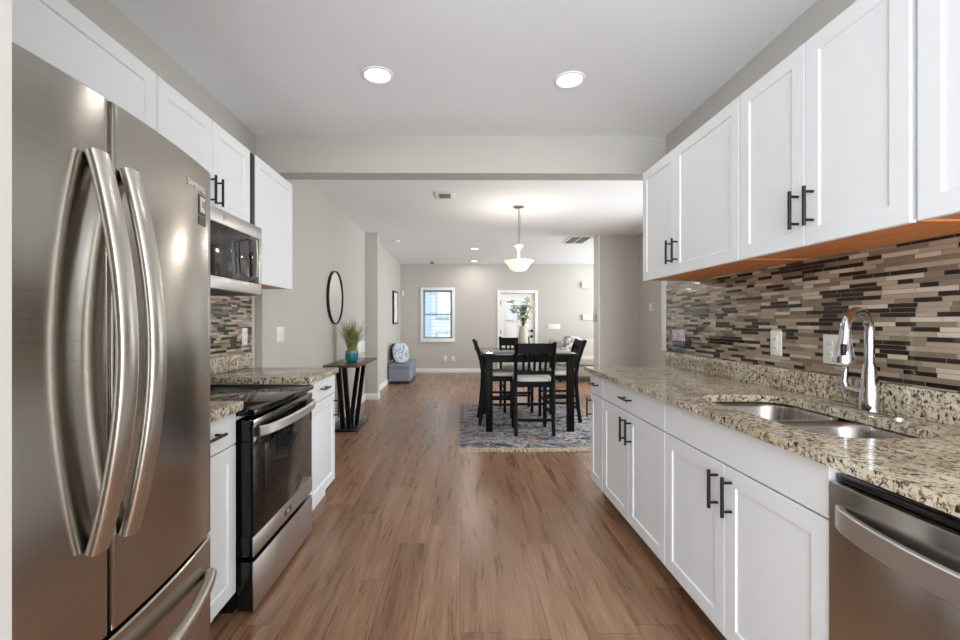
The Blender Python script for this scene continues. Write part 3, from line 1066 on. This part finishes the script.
def fridge_front(y0, y1, z0, z1, bulge=0.045, n=20, rnd=0.018):
    """front slab whose face bows outward across the whole refrigerator width, edges rounded"""
    m = MB()
    bm = m.bm
    cols = []
    w_ = y1 - y0
    ysamp = [y0, y0 + 0.002, y0 + 0.006, y0 + 0.012, y0 + rnd]
    ysamp += [y0 + rnd + (w_ - 2 * rnd) * i / n for i in range(1, n)]
    ysamp += [y1 - rnd, y1 - 0.012, y1 - 0.006, y1 - 0.002, y1]
    for y in ysamp:
        x = fridge_x(y)
        for e, q in ((y - y0, rnd if y0 < FRM - .1 else 0.007), (y1 - y, rnd if y1 > FRM + .1 else 0.007)):
            if e < q:
                x -= q - math.sqrt(max(0, q * q - (q - e) ** 2))
        cols.append((y, x))
    zs = [z0, z0 + 0.004, z1 - 0.004, z1]
    xb = FRX - 0.07
    F = [[bm.verts.new((x - (0.004 if k in (0, 3) else 0), y, z)) for y, x in cols] for k, z in enumerate(zs)]
    Bk = [[bm.verts.new((xb, y, z)) for y, x in cols] for z in (z0, z1)]
    N = len(cols)
    for k in range(3):
        for i in range(N - 1):
            bm.faces.new((F[k][i], F[k][i + 1], F[k + 1][i + 1], F[k + 1][i]))
    for i in range(N - 1):
        bm.faces.new((Bk[0][i], Bk[0][i + 1], F[0][i + 1], F[0][i]))
        bm.faces.new((F[3][i], F[3][i + 1], Bk[1][i + 1], Bk[1][i]))
        bm.faces.new((Bk[1][i], Bk[1][i + 1], Bk[0][i + 1], Bk[0][i]))
    for i in (0, N - 1):
        bm.faces.new((Bk[0][i], F[0][i], F[1][i], F[2][i], F[3][i], Bk[1][i]))
    return m


def fridge_handle(y, z0, z1, out=0.075):
    """vertical bow: ends meet the door, the middle stands off"""
    pts = []
    n = 24
    xd = fridge_x(y) - 0.002
    for i in range(n + 1):
        f = i / n
        pts.append((xd + 0.014 + (out - 0.014) * (math.sin(PI * f) ** 0.9), y, z0 + (z1 - z0) * f))
    prof = [(math.copysign(abs(math.cos(a)) ** .7, math.cos(a)) * 0.025, math.copysign(abs(math.sin(a)) ** .7, math.sin(a)) * 0.013) for a in [2 * PI * i / 20 for i in range(20)]]
    m = MB().sweep(pts, prof, up=(1, 0, 0))
    return m


dl = part('door', fridge_front(FRY0, FRM - 0.005, 0.568, FRT), 'steel', fr)
dr2 = part('door', fridge_front(FRM + 0.005, FRY1, 0.568, FRT), 'steel', fr)
part('handle', fridge_handle(FRM - 0.050, 0.775, 1.59), 'steelbar', dl, ang=60)
part('handle', fridge_handle(FRM + 0.040, 0.772, 1.582), 'steelbar', dr2, ang=60)
fz = part('freezer_drawer', fridge_front(FRY0, FRY1, 0.05, 0.556), 'steel', fr)
pts = []
for i in range(25):
    f = i / 24
    pts.append((fridge_x(FRY0 + 0.05 + (FRY1 - FRY0 - 0.1) * f) + 0.014 + 0.045 * math.sin(PI * f) ** 0.8, FRY0 + 0.05 + (FRY1 - FRY0 - 0.1) * f, 0.455))
part('handle', MB().tube(pts, 0.017, 16, up=(0, 0, 1)), 'steelbar', fz, ang=60)
TX = Matrix(((0, 0, 1, 0), (1, 0, 0, 0), (0, 1, 0, 0), (0, 0, 0, 1)))
TXY = lambda y, z, d: Matrix.Translation((fridge_x(y) + d, y, z)) @ Matrix.Rotation(math.atan((fridge_x(y - .02) - fridge_x(y + .02)) / .04), 4, 'Z')
text_mesh('SAMSUNG', 0.026, 'stickerlight', dr2, 'lettering', TXY(1.345, 1.645, 0.0018) @ TX, 0.0008)


def plaque(y, z, boxes, d):
    m = MB()
    for (a, b, c, e) in boxes:
        m.box(-0.0006, 0.0006, a, b, c, e)
    m.bm.transform(TXY(y, z, d))
    return m


stk = part('sticker', plaque(1.385, 1.575, [(-.024, .024, -.006, .054), (-.024, .024, -.036, -.010)], 0.0016), 'sticker', dr2, 'small grey warranty sticker')
part('sticker_face', plaque(1.385, 1.575, [(-.017, .017, .002, .048)], 0.0026), 'stickerlight', stk)
text_mesh('10', 0.030, 'sticker', stk, 'sticker_number', TXY(1.385, 1.60, 0.0036) @ TX, 0.0003)

# ------------------------------------------------------------------ ceiling fittings
def downlight(x, y, label, power, r=0.09):
    t_ = thing('recessed_light', label, 'ceiling light', (x, y, CZ), 'recessed ceiling lights')
    part('trim_ring', MB().lathe([(r, 0), (r, -0.006), (r - 0.012, -0.010), (r - 0.02, -0.004), (r - 0.02, 0)], (x, y, CZ - .0005), 40), 'trim', t_)
    part('lens', MB().lathe([(r - 0.0205, -0.001), (r - 0.0205, -0.004), (0, -0.004)], (x, y, CZ - .0005), 32), 'lamp', t_)
    d = bpy.data.lights.new('downlight_bulb', 'AREA')
    d.shape = 'DISK'
    d.size = 0.14
    d.energy = power
    d.color = (1, 0.97, 0.93)
    o = bpy.data.objects.new('downlight_bulb', d)
    o.location = (0, 0, -0.014)
    o.parent = t_
    COL.objects.link(o)


downlight(-0.475, 2.60, 'recessed ceiling light in the kitchen, above the range side', 1.8)
downlight(0.645, 2.64, 'recessed ceiling light in the kitchen, above the sink side', 1.8)
downlight(0.28, 8.75, 'recessed light in the living room ceiling, nearer of the pair', 9, 0.085)
downlight(0.33, 10.5, 'recessed light in the living room ceiling, close to far wall', 5, 0.085)
downlight(3.14, 10.6, 'recessed light in far right ceiling beside the divider wall', 1.2, 0.085)
# kitchen continues behind the viewer with its own pair of downlights

vt = thing('ceiling_vent', 'small white square ceiling vent just beyond the header', 'vent', (-0.17, 5.05, CZ))
part('frame', MB().box(-0.28, -0.06, 4.93, 5.19, CZ - 0.012, CZ - 0.0005, 0.003), 'trim', vt)
for i in range(5):
    part('slat', MB().box(-0.235, -0.105, 4.975 + i * 0.036, 4.993 + i * 0.036, CZ - 0.016, CZ - 0.0125, 0.001), 'slot', vt)
vt = thing('ceiling_vent', 'wide grey return air vent in ceiling near the divider wall', 'vent', (2.03, 7.7, CZ))
part('frame', MB().box(1.84, 2.24, 7.46, 7.50, CZ - 0.01, CZ - 0.0005).box(1.84, 2.24, 8.10, 8.14, CZ - 0.01, CZ - 0.0005).box(1.84, 1.88, 7.5, 8.1, CZ - 0.01, CZ - 0.0005).box(2.03, 2.05, 7.5, 8.1, CZ - .01, CZ - .0005).box(2.20, 2.24, 7.5, 8.1, CZ - .01, CZ - .0005), 'trim', vt)
for k in range(2):
    for i in range(9):
        part('slat', MB().box(1.885 + k * 0.17, 2.026 + k * 0.17, 7.51 + i * 0.065, 7.56 + i * 0.065, CZ - 0.012, CZ - 0.001, 0.001), 'ventgrey', vt)
solo('smoke_detector', MB().lathe([(0.065, 0), (0.062, -0.02), (0.045, -0.034), (0, -0.036)], (-1.12, 7.9, CZ - .0005)), 'switch', 'round white smoke detector on ceiling near left wall stub', 'smoke detector', (-1.12, 7.9, CZ))
solo('ceiling_sensor', MB().lathe([(0.05, 0), (0.045, -0.03), (0.03, -0.045), (0, -0.046)], (-0.66, 10.7, CZ - .0005)), 'ventgrey', 'small dark ceiling sensor above the far window', 'sensor', (-0.66, 10.7, CZ))

# pendant
PX, PY = 0.725, 5.55
pn = thing('pendant_lamp', 'pendant lamp with flared white glass bowl above dining table', 'lamp', (PX, PY, CZ))
part('canopy', MB().lathe([(0.068, 0), (0.066, -0.012), (0.03, -0.026), (0, -0.028)], (PX, PY, CZ - .0005)), 'nickel', pn)
part('rod', MB().tube([(PX, PY, CZ - 0.026), (PX, PY, 2.20)], 0.006, 10, up=(1, 0, 0)), 'nickel', pn)
part('chain', MB().tube([(PX + 0.006, PY, CZ - 0.03), (PX + 0.016, PY - .01, CZ - 0.14), (PX + 0.012, PY, CZ - 0.3), (PX + .004, PY, CZ - .45)], 0.004, 8, up=(1, 0, 0)), 'nickel', pn)
part('cup', MB().lathe([(0.012, 2.135), (0.02, 2.145), (0.052, 2.18), (0.054, 2.188), (0.02, 2.192), (0.0, 2.192)], (PX, PY, 0)), 'switch', pn)
part('stem', MB().tube([(PX, PY, 2.14), (PX, PY, 2.02)], 0.012, 12, up=(1, 0, 0)), 'switch', pn)
part('bowl', MB().lathe([(0.0, 1.8703), (0.075, 1.8734), (0.105, 1.8960), (0.135, 1.9467), (0.178, 1.9919), (0.186, 1.9982), (0.180, 1.9997), (0.128, 1.9506), (0.098, 1.9015), (0.07, 1.8812), (0, 1.8781)], (PX, PY, 0), 40), 'bowl', pn, ang=50)
d = bpy.data.lights.new('pendant_bulb', 'POINT')
d.energy = 9
d.color = (1, 0.93, 0.82)
d.shadow_soft_size = 0.1
o = bpy.data.objects.new('pendant_bulb', d)
o.location = (0, 0, 2.09 - CZ)
o.parent = pn
COL.objects.link(o)

# ------------------------------------------------------------------ dining set
RZ = 0.012
rug = thing('rug', 'distressed blue and tan area rug under the dining table', 'rug', (0.84, 5.5, 0))
part('pile', MB().box(0.0, 1.70, 4.42, 6.75, 0.0005, RZ, 0.003), 'rug', rug)
fm = MB()
y = 4.42
for i in range(85):
    x = 0.01 + i * 0.0199
    for dx in (-0.006, 0.003):
        fm.bar([(x + dx, 4.425, 0.006), (x + dx + random.uniform(-.006, .006), 4.37, 0.008), (x + dx + random.uniform(-.012, .012), 4.30 + random.uniform(-.02, .02), 0.003)], 0.006, 0.004)
part('fringe', fm, 'fringe', rug, 'cream knotted fringe', kind='stuff')

tb = thing('dining_table', 'square black counter-height dining table on the rug', 'table', (0.785, 5.55, RZ))
TX0, TX1, TY0, TY1 = 0.262, 1.312, 5.0, 6.12
part('tabletop', MB().box(TX0, TX1, TY0, TY1, 0.866, 0.893, 0.005), 'tabletop', tb)
part('apron', MB().box(TX0 + .06, TX1 - .06, TY0 + .045, TY0 + .067, 0.79, 0.8655).box(TX0 + .06, TX1 - .06, TY1 - .067, TY1 - .045, 0.79, 0.8655)
     .box(TX0 + .045, TX0 + .067, TY0 + .06, TY1 - .06, 0.79, 0.8655).box(TX1 - .067, TX1 - .045, TY0 + .06, TY1 - .06, 0.79, 0.8655), 'darkwood', tb)
for x in (TX0 + 0.03, TX1 - 0.105):
    for y in (TY0 + 0.03, TY1 - 0.105):
        part('leg', MB().box(x, x + 0.075, y, y + 0.075, RZ + .0005, 0.865, 0.004), 'darkwood', tb)


def make_chair(label):
    c = thing('dining_chair', label, 'chair', (0, 0, 0), 'dining chairs')
    part('seat_cushion', MB().blob((0, 0.005, 0.605), 0.205, 0.205, 0.032, 5, 12), 'cushion', c, 'cream padded seat')
    fm = MB()
    fm.box(-0.19, 0.19, 0.17, 0.195, 0.52, 0.575).box(-0.19, 0.19, -0.19, -0.165, 0.52, 0.575)
    fm.box(-0.195, -0.172, -0.17, 0.17, 0.52, 0.575).box(0.172, 0.195, -0.17, 0.17, 0.52, 0.575).box(-.17, .17, -.165, .17, .565, .575)
    part('seat_frame', fm, 'darkwood', c)
    rear = [(-0.242, 0.004), (-0.215, 0.2), (-0.195, 0.42), (-0.19, 0.60), (-0.212, 0.74), (-0.262, 0.90), (-0.305, 1.01)]
    yz = lambda z: next(a[0] + (b[0] - a[0]) * (z - a[1]) / (b[1] - a[1]) for a, b in zip(rear, rear[1:]) if a[1] <= z <= b[1] + 1e-6)
    for sx in (-1, 1):
        part('leg', MB().bar([(sx * 0.203, y, z) for y, z in rear], 0.036, 0.042, up=(0, 1, 0), bev=.004), 'darkwood', c)
        part('leg', MB().box(sx * 0.185 - 0.018, sx * 0.185 + 0.018, 0.165, 0.201, 0, 0.519, .003), 'darkwood', c)
    part('top_rail', MB().bar([(-0.186, yz(.945), 0.945), (0, yz(.945) - .012, 0.945), (0.186, yz(.945), 0.945)], 0.022, 0.115, bev=.004), 'darkwood', c)
    part('lower_rail', MB().bar([(-0.186, yz(.68), 0.68), (0.186, yz(.68), 0.68)], 0.022, 0.04), 'darkwood', c)
    for i in range(5):
        x = -0.12 + i * 0.06
        part('slat', MB().bar([(x, yz(.70), 0.695), (x, yz(.80), 0.80), (x, yz(.90) - .004, 0.90)], 0.026, 0.014, up=(0, 1, 0)), 'darkwood', c)
    for sx in (-1, 1):
        for z in (0.24, 0.33):
            part('stretcher', MB().bar([(sx * 0.188, yz(z), z), (sx * 0.186, 0.17, z)], 0.02, 0.026), 'darkwood', c)
    part('stretcher', MB().bar([(-0.18, yz(.17), .17), (0.18, yz(.17), .17)], 0.02, 0.03), 'darkwood', c)
    part('stretcher', MB().bar([(-0.17, 0.183, .27), (0.17, 0.183, .27)], 0.02, 0.03), 'darkwood', c)
    return c


proto = make_chair('black slat-back dining chair nearest the kitchen, back turned to viewer')
seats = [(0.805, 5.075, 0, None),
         (0.478, 5.58, -PI / 2, 'black slat-back dining chair on the window side of the table, left'),
         (1.225, 5.68, PI / 2, 'black slat-back dining chair at right of table, near the sofa'),
         (0.790, 6.27, PI, 'black slat-back dining chair on far side of table, behind the vase')]
for i, (x, y, rz, lab) in enumerate(seats):
    o = proto if i == 0 else copy_tree(proto)
    o.location = (x, y, RZ + .0005)
    o.rotation_euler = (0, 0, rz)
    if lab:
        o['label'] = lab

# vase and flowers
VX, VY, VZ = 0.79, 5.62, 0.8935
vs = solo('vase', MB().lathe([(0.055, 0), (0.066, 0.02), (0.062, 0.14), (0.052, 0.24), (0.046, 0.285), (0.05, 0.30), (0.045, 0.30), (0.04, 0.28), (0.046, 0.20), (0.05, 0.05), (0, 0.03)], (VX, VY, VZ)), 'vase',
          'tall beige ceramic vase holding flowers on the dining table', 'vase', (VX, VY, VZ), ang=60)
fl = thing('flower_bouquet', 'pale cream and blush flower stems standing in the beige vase', 'flowers', (VX, VY, VZ + 0.27))
tips = [(-0.15, 0.02, 0.58), (0.05, -.03, 0.62), (0.08, 0.03, 0.60), (0.02, 0.05, 0.50), (-0.07, -.02, 0.52), (0.10, 0.0, 0.48), (0.0, -.05, 0.42), (0.06, -0.05, 0.38), (-.10, .04, .46), (0.03, 0.0, 0.55)]
tips = [(a * 1.0, b, c + .05) for a, b, c in tips] + [(0.07, 0.0, .64), (-0.02, .02, .50), (0.04, .04, .44), (-.12, 0, .56), (.09, -.04, .55), (-.04, -.03, .44)]
cols = ['petal2', 'petal', 'petal', 'petal3', 'petal2', 'petal', 'petal', 'petal', 'petal2', 'petal', 'petal', 'petal3', 'petal', 'petal2', 'petal', 'petal2']
for (dx, dy, dz), cm in zip(tips, cols):
    st = part('stem', MB().tube([(VX + dx * .05, VY + dy * .05, VZ + 0.28), (VX + dx * .5, VY + dy * .5, VZ + 0.28 + (dz - .28) * .6), (VX + dx, VY + dy, VZ + dz)], 0.003, 6, up=(1, 0, 0)), 'leaf', fl)
    bl = MB()
    for k in range(3):
        c = Vector((VX + dx + random.uniform(-.03, .03), VY + dy + random.uniform(-.03, .03), VZ + dz + random.uniform(-.045, .02)))
        for a in range(6):
            an = a * PI / 3 + random.random()
            rot = Matrix.Rotation(an, 4, 'Z') @ Matrix.Rotation(random.uniform(.2, .9), 4, 'Y')
            bl.blob(c + (rot @ Vector((0.018, 0, 0))), 0.02, 0.012, 0.004, 2, 5, rot)
    part('blossom', bl, cm, st)
lf = MB()
for k in range(34):
    an = random.uniform(0, 2 * PI)
    rot = Matrix.Rotation(an, 4, 'Z') @ Matrix.Rotation(random.uniform(-.9, -.1), 4, 'Y')
    lf.blob(Vector((VX, VY, VZ + random.uniform(0.33, 0.5))) + (rot @ Vector((0.05, 0, 0))), 0.045, 0.014, 0.002, 2, 5, rot)
for k in range(5):
    rot = Matrix.Rotation(PI + k * .1, 4, 'Z') @ Matrix.Rotation(-.1 + k * .05, 4, 'Y')
    lf.blob(Vector((VX - .06 - k * .03, VY, VZ + 0.355 + k * .004)) + (rot @ Vector((0.03, 0, 0))), 0.04, 0.012, 0.002, 2, 5, rot)
part('leaves', lf, 'leaf', fl)

# ------------------------------------------------------------------ left hall: mirror, console, plant, bench
MY, MZ, MR = 5.41, 1.535, 0.32
mr = thing('wall_mirror', 'round mirror with thin black frame on the left wall', 'mirror', (XH, MY, MZ))
a = MB().lathe([(MR, 0), (MR, 0.03), (MR - 0.012, 0.032), (MR - 0.018, 0.022), (MR - 0.018, 0)], (0, 0, 0), 56)
a.bm.transform(Matrix.Translation((XH + 0.001, MY, MZ)) @ Matrix.Rotation(PI / 2, 4, 'Y'))
part('frame', a, 'black', mr)
a = MB().lathe([(MR - 0.0185, 0.004), (MR - 0.0185, 0.02), (0, 0.02)], (0, 0, 0), 56)
a.bm.transform(Matrix.Translation((XH + 0.001, MY, MZ)) @ Matrix.Rotation(PI / 2, 4, 'Y'))
part('glass', a, 'mirror', mr)

cs = thing('console_table', 'narrow walnut topped console table with slanted black legs', 'table', (-1.34, 5.45, 0))
part('tabletop', MB().box(-1.50, -1.11, 4.93, 6.05, 0.742, 0.766, 0.004), 'consoletop', cs)
part('base', MB().box(-1.48, -1.165, 5.09, 5.75, 0.0, 0.035, 0.004), 'blackgloss', cs)
for x in (-1.275, -1.345):
    for (a, b) in ((4.98, 5.19), (6.0, 5.58)):
        part('leg', MB().bar([(x, b, 0.036), (x, a, 0.741)], 0.05, 0.045, up=(1, 0, 0)), 'darkwood', cs)

PPX, PPY = -1.30, 5.42
pp = thing('potted_grass', 'green grass plant in teal glazed pot on the console table', 'plant', (PPX, PPY, 0.7665))
part('pot', MB().lathe([(0.05, 0.7665), (0.068, 0.785), (0.078, 0.83), (0.077, 0.87)], (PPX, PPY, 0)), 'teal', pp, ang=60)
part('pot_rim', MB().lathe([(0.077, 0.8702), (0.074, 0.893), (0.070, 0.905), (0.063, 0.905), (0.063, 0.8702)], (PPX, PPY, 0)), 'grey_glaze', pp, 'grey blue glazed rim', ang=60)
part('soil', MB().lathe([(0.062, 0.871), (0.062, 0.89), (0, 0.894)], (PPX, PPY, 0)), 'soil', pp)
gm = MB()
bm = gm.bm
for i in range(230):
    an = random.uniform(0, 2 * PI)
    r0 = random.uniform(0, 0.045)
    L = random.uniform(0.26, 0.43)
    lean = random.uniform(0.02, 0.50) if i > 14 else random.uniform(.5, .9)
    dv = Vector((math.cos(an), math.sin(an), 0))
    if dv.x < 0:
        lean = min(lean, 0.14 / (L * max(0.05, -dv.x)))
    sd = Vector((-dv.y, dv.x, 0))
    p0 = Vector((PPX, PPY, 0.885)) + dv * r0
    prev = None
    for k in range(5):
        f = k / 4
        c = p0 + dv * (lean * L * f ** 1.5) + Vector((0, 0, L * f * (1 - 0.3 * lean * f)))
        w_ = 0.0058 * (1 - f * 0.9)
        cur = (bm.verts.new(c - sd * w_), bm.verts.new(c + sd * w_), bm.verts.new(c + dv * w_ * 0.5))
        if prev:
            for q in range(3):
                bm.faces.new((prev[q], prev[(q + 1) % 3], cur[(q + 1) % 3], cur[q]))
        prev = cur
part('foliage', gm, 'grass', pp)
solo('wall_plate', MB().box(XH + .0005, XH + 0.02, 6.60, 7.08, 0.78, 0.95, 0.004), 'switch', 'white rectangular plate on left wall just behind the potted grass', 'wall plate', (XH, 6.9, 0.8))

bn = thing('storage_bench', 'grey upholstered storage bench against the far left wall', 'bench', (-1.29, 9.6, 0))
part('base', MB().box(-1.43, -1.0, 9.0, 10.2, 0.055, 0.32, 0.012), 'benchgrey', bn)
part('lid', MB().box(-1.435, -0.99, 8.99, 10.21, 0.3205, 0.405, 0.015), 'benchgrey', bn)
for x in (-1.41, -1.06):
    for y in (9.04, 10.12):
        part('foot', MB().box(x, x + 0.045, y, y + 0.045, 0, 0.0545), 'black', bn)
rt = Matrix.Rotation(-0.75, 4, 'Z') @ Matrix.Rotation(-0.2, 4, 'Y')
solo('throw_pillow', MB().blob((-1.385, 9.50, 0.605), 0.05, 0.2, 0.188, 2.6, 16, Matrix.Rotation(-0.05, 4, 'Y')), 'benchdark', 'charcoal throw pillow leaning on wall behind the floral one', 'pillow', (-1.47, 9.42, .406))
solo('throw_pillow', MB().blob((-1.20, 9.16, 0.612), 0.06, 0.2, 0.205, 2.8, 16, rt), 'floral', 'blue grey floral throw pillow on the storage bench', 'pillow', (-1.3, 9.36, .406))

pf = thing('picture_frame', 'black framed pale print on left wall above the bench', 'picture', (XV, 10.0, 1.56))
part('frame', MB().box(XV + .0005, XV + 0.04, 9.68, 9.71, 1.2, 1.92).box(XV + .0005, XV + 0.04, 10.28, 10.31, 1.2, 1.92).box(XV + .0005, XV + 0.04, 9.71, 10.28, 1.2, 1.23).box(XV + .0005, XV + 0.04, 9.71, 10.28, 1.89, 1.92), 'black', pf)
part('print', MB().box(XV + .001, XV + 0.03, 9.7105, 10.2795, 1.2305, 1.8895), 'art', pf)

# ------------------------------------------------------------------ far wall plates, living room
def far_plate(name, label, cat, x, z, wx, hz, dep=0.01, y=YF):
    return solo(name, MB().box(x - wx / 2, x + wx / 2, y - dep, y - .0005, z - hz / 2, z + hz / 2, min(.003, dep * .3)), 'switch', label, cat, (x, y, z))


far_plate('power_outlet', 'white outlet low on far wall, left of the two under window', 'outlet', -0.36, 0.345, 0.075, 0.12)
far_plate('power_outlet', 'white outlet low on far wall, right of the two under window', 'outlet', -0.17, 0.345, 0.075, 0.12)
far_plate('light_switch', 'wide white light switch on far wall beside the entry door', 'switch', 2.31, 1.13, 0.30, 0.12)
far_plate('door_chime', 'white door chime box high on the far wall at right', 'door chime', 3.10, 2.15, 0.22, 0.14, 0.06)
far_plate('thermostat', 'white control box on far wall below the door chime', 'thermostat', 3.13, 1.36, 0.25, 0.12, 0.05)
far_plate('motion_sensor', 'small white sensor on far wall in the left corner', 'sensor', -1.40, 1.95, 0.06, 0.12, 0.03)
wall_plate('thermostat', 'small white thermostat on dining wall left of the backsplash', 'thermostat', -1, 2.9195, 6.85, 1.47, 0.10, 0.12, 1)
sc_ = thing('wall_sconce', 'small white and grey wall light on end of the divider wall', 'wall light', (2.27, 7.5, 1.3))
part('bracket', MB().box(2.235, 2.2715, 7.46, 7.56, 1.25, 1.36, 0.004), 'nickel', sc_)
part('candle', MB().lathe([(0.018, 1.361), (0.018, 1.45), (0.010, 1.48), (0, 1.50)], (2.25, 7.51, 0)), 'switch', sc_)

sf = thing('sofa', 'beige upholstered sofa by the far wall, behind the dining table', 'sofa', (3.2, 9.9, 0))
part('base', MB().box(2.0, 4.4, 9.25, 10.25, 0.12, 0.34, 0.02), 'sofa', sf)
part('backrest', MB().box(2.02, 4.38, 9.98, 10.27, 0.345, 0.86, 0.06, 4), 'sofa', sf)
for x in (2.0, 4.2):
    part('armrest', MB().box(x, x + 0.2, 9.22, 9.97, 0.345, 0.60, 0.05, 4), 'sofa', sf)
for x in (2.205, 3.205):
    part('seat_cushion', MB().box(x, x + 0.99, 9.2, 9.97, 0.345, 0.50, 0.04, 4), 'sofa', sf)
for x in (2.05, 4.3):
    for y in (9.3, 10.15):
        part('foot', MB().box(x, x + 0.06, y, y + 0.06, 0, 0.119), 'black', sf)
solo('throw_pillow', MB().blob((2.44, 9.80, 0.73), 0.23, 0.07, 0.22, 2.8, 16, Matrix.Rotation(-0.3, 4, 'X')), 'pat', 'grey patterned throw pillow on the beige sofa', 'pillow', (2.44, 9.8, 0.51))

# ------------------------------------------------------------------ groups of repeats
GROUPS = {'base_cabinet': 'white base cabinets', 'wall_cabinet': 'white wall cabinets', 'countertop': 'granite countertops',
          'throw_pillow': 'throw pillows', 'power_outlet': 'white power outlets', 'light_switch': 'white light switches',
          'ceiling_vent': 'ceiling vents', 'tile_backsplash': 'mosaic backsplashes'}
for o in bpy.data.objects:
    if o.parent is None and 'label' in o and 'group' not in o:
        g = GROUPS.get(o.name.split('.')[0])
        if g:
            o['group'] = g
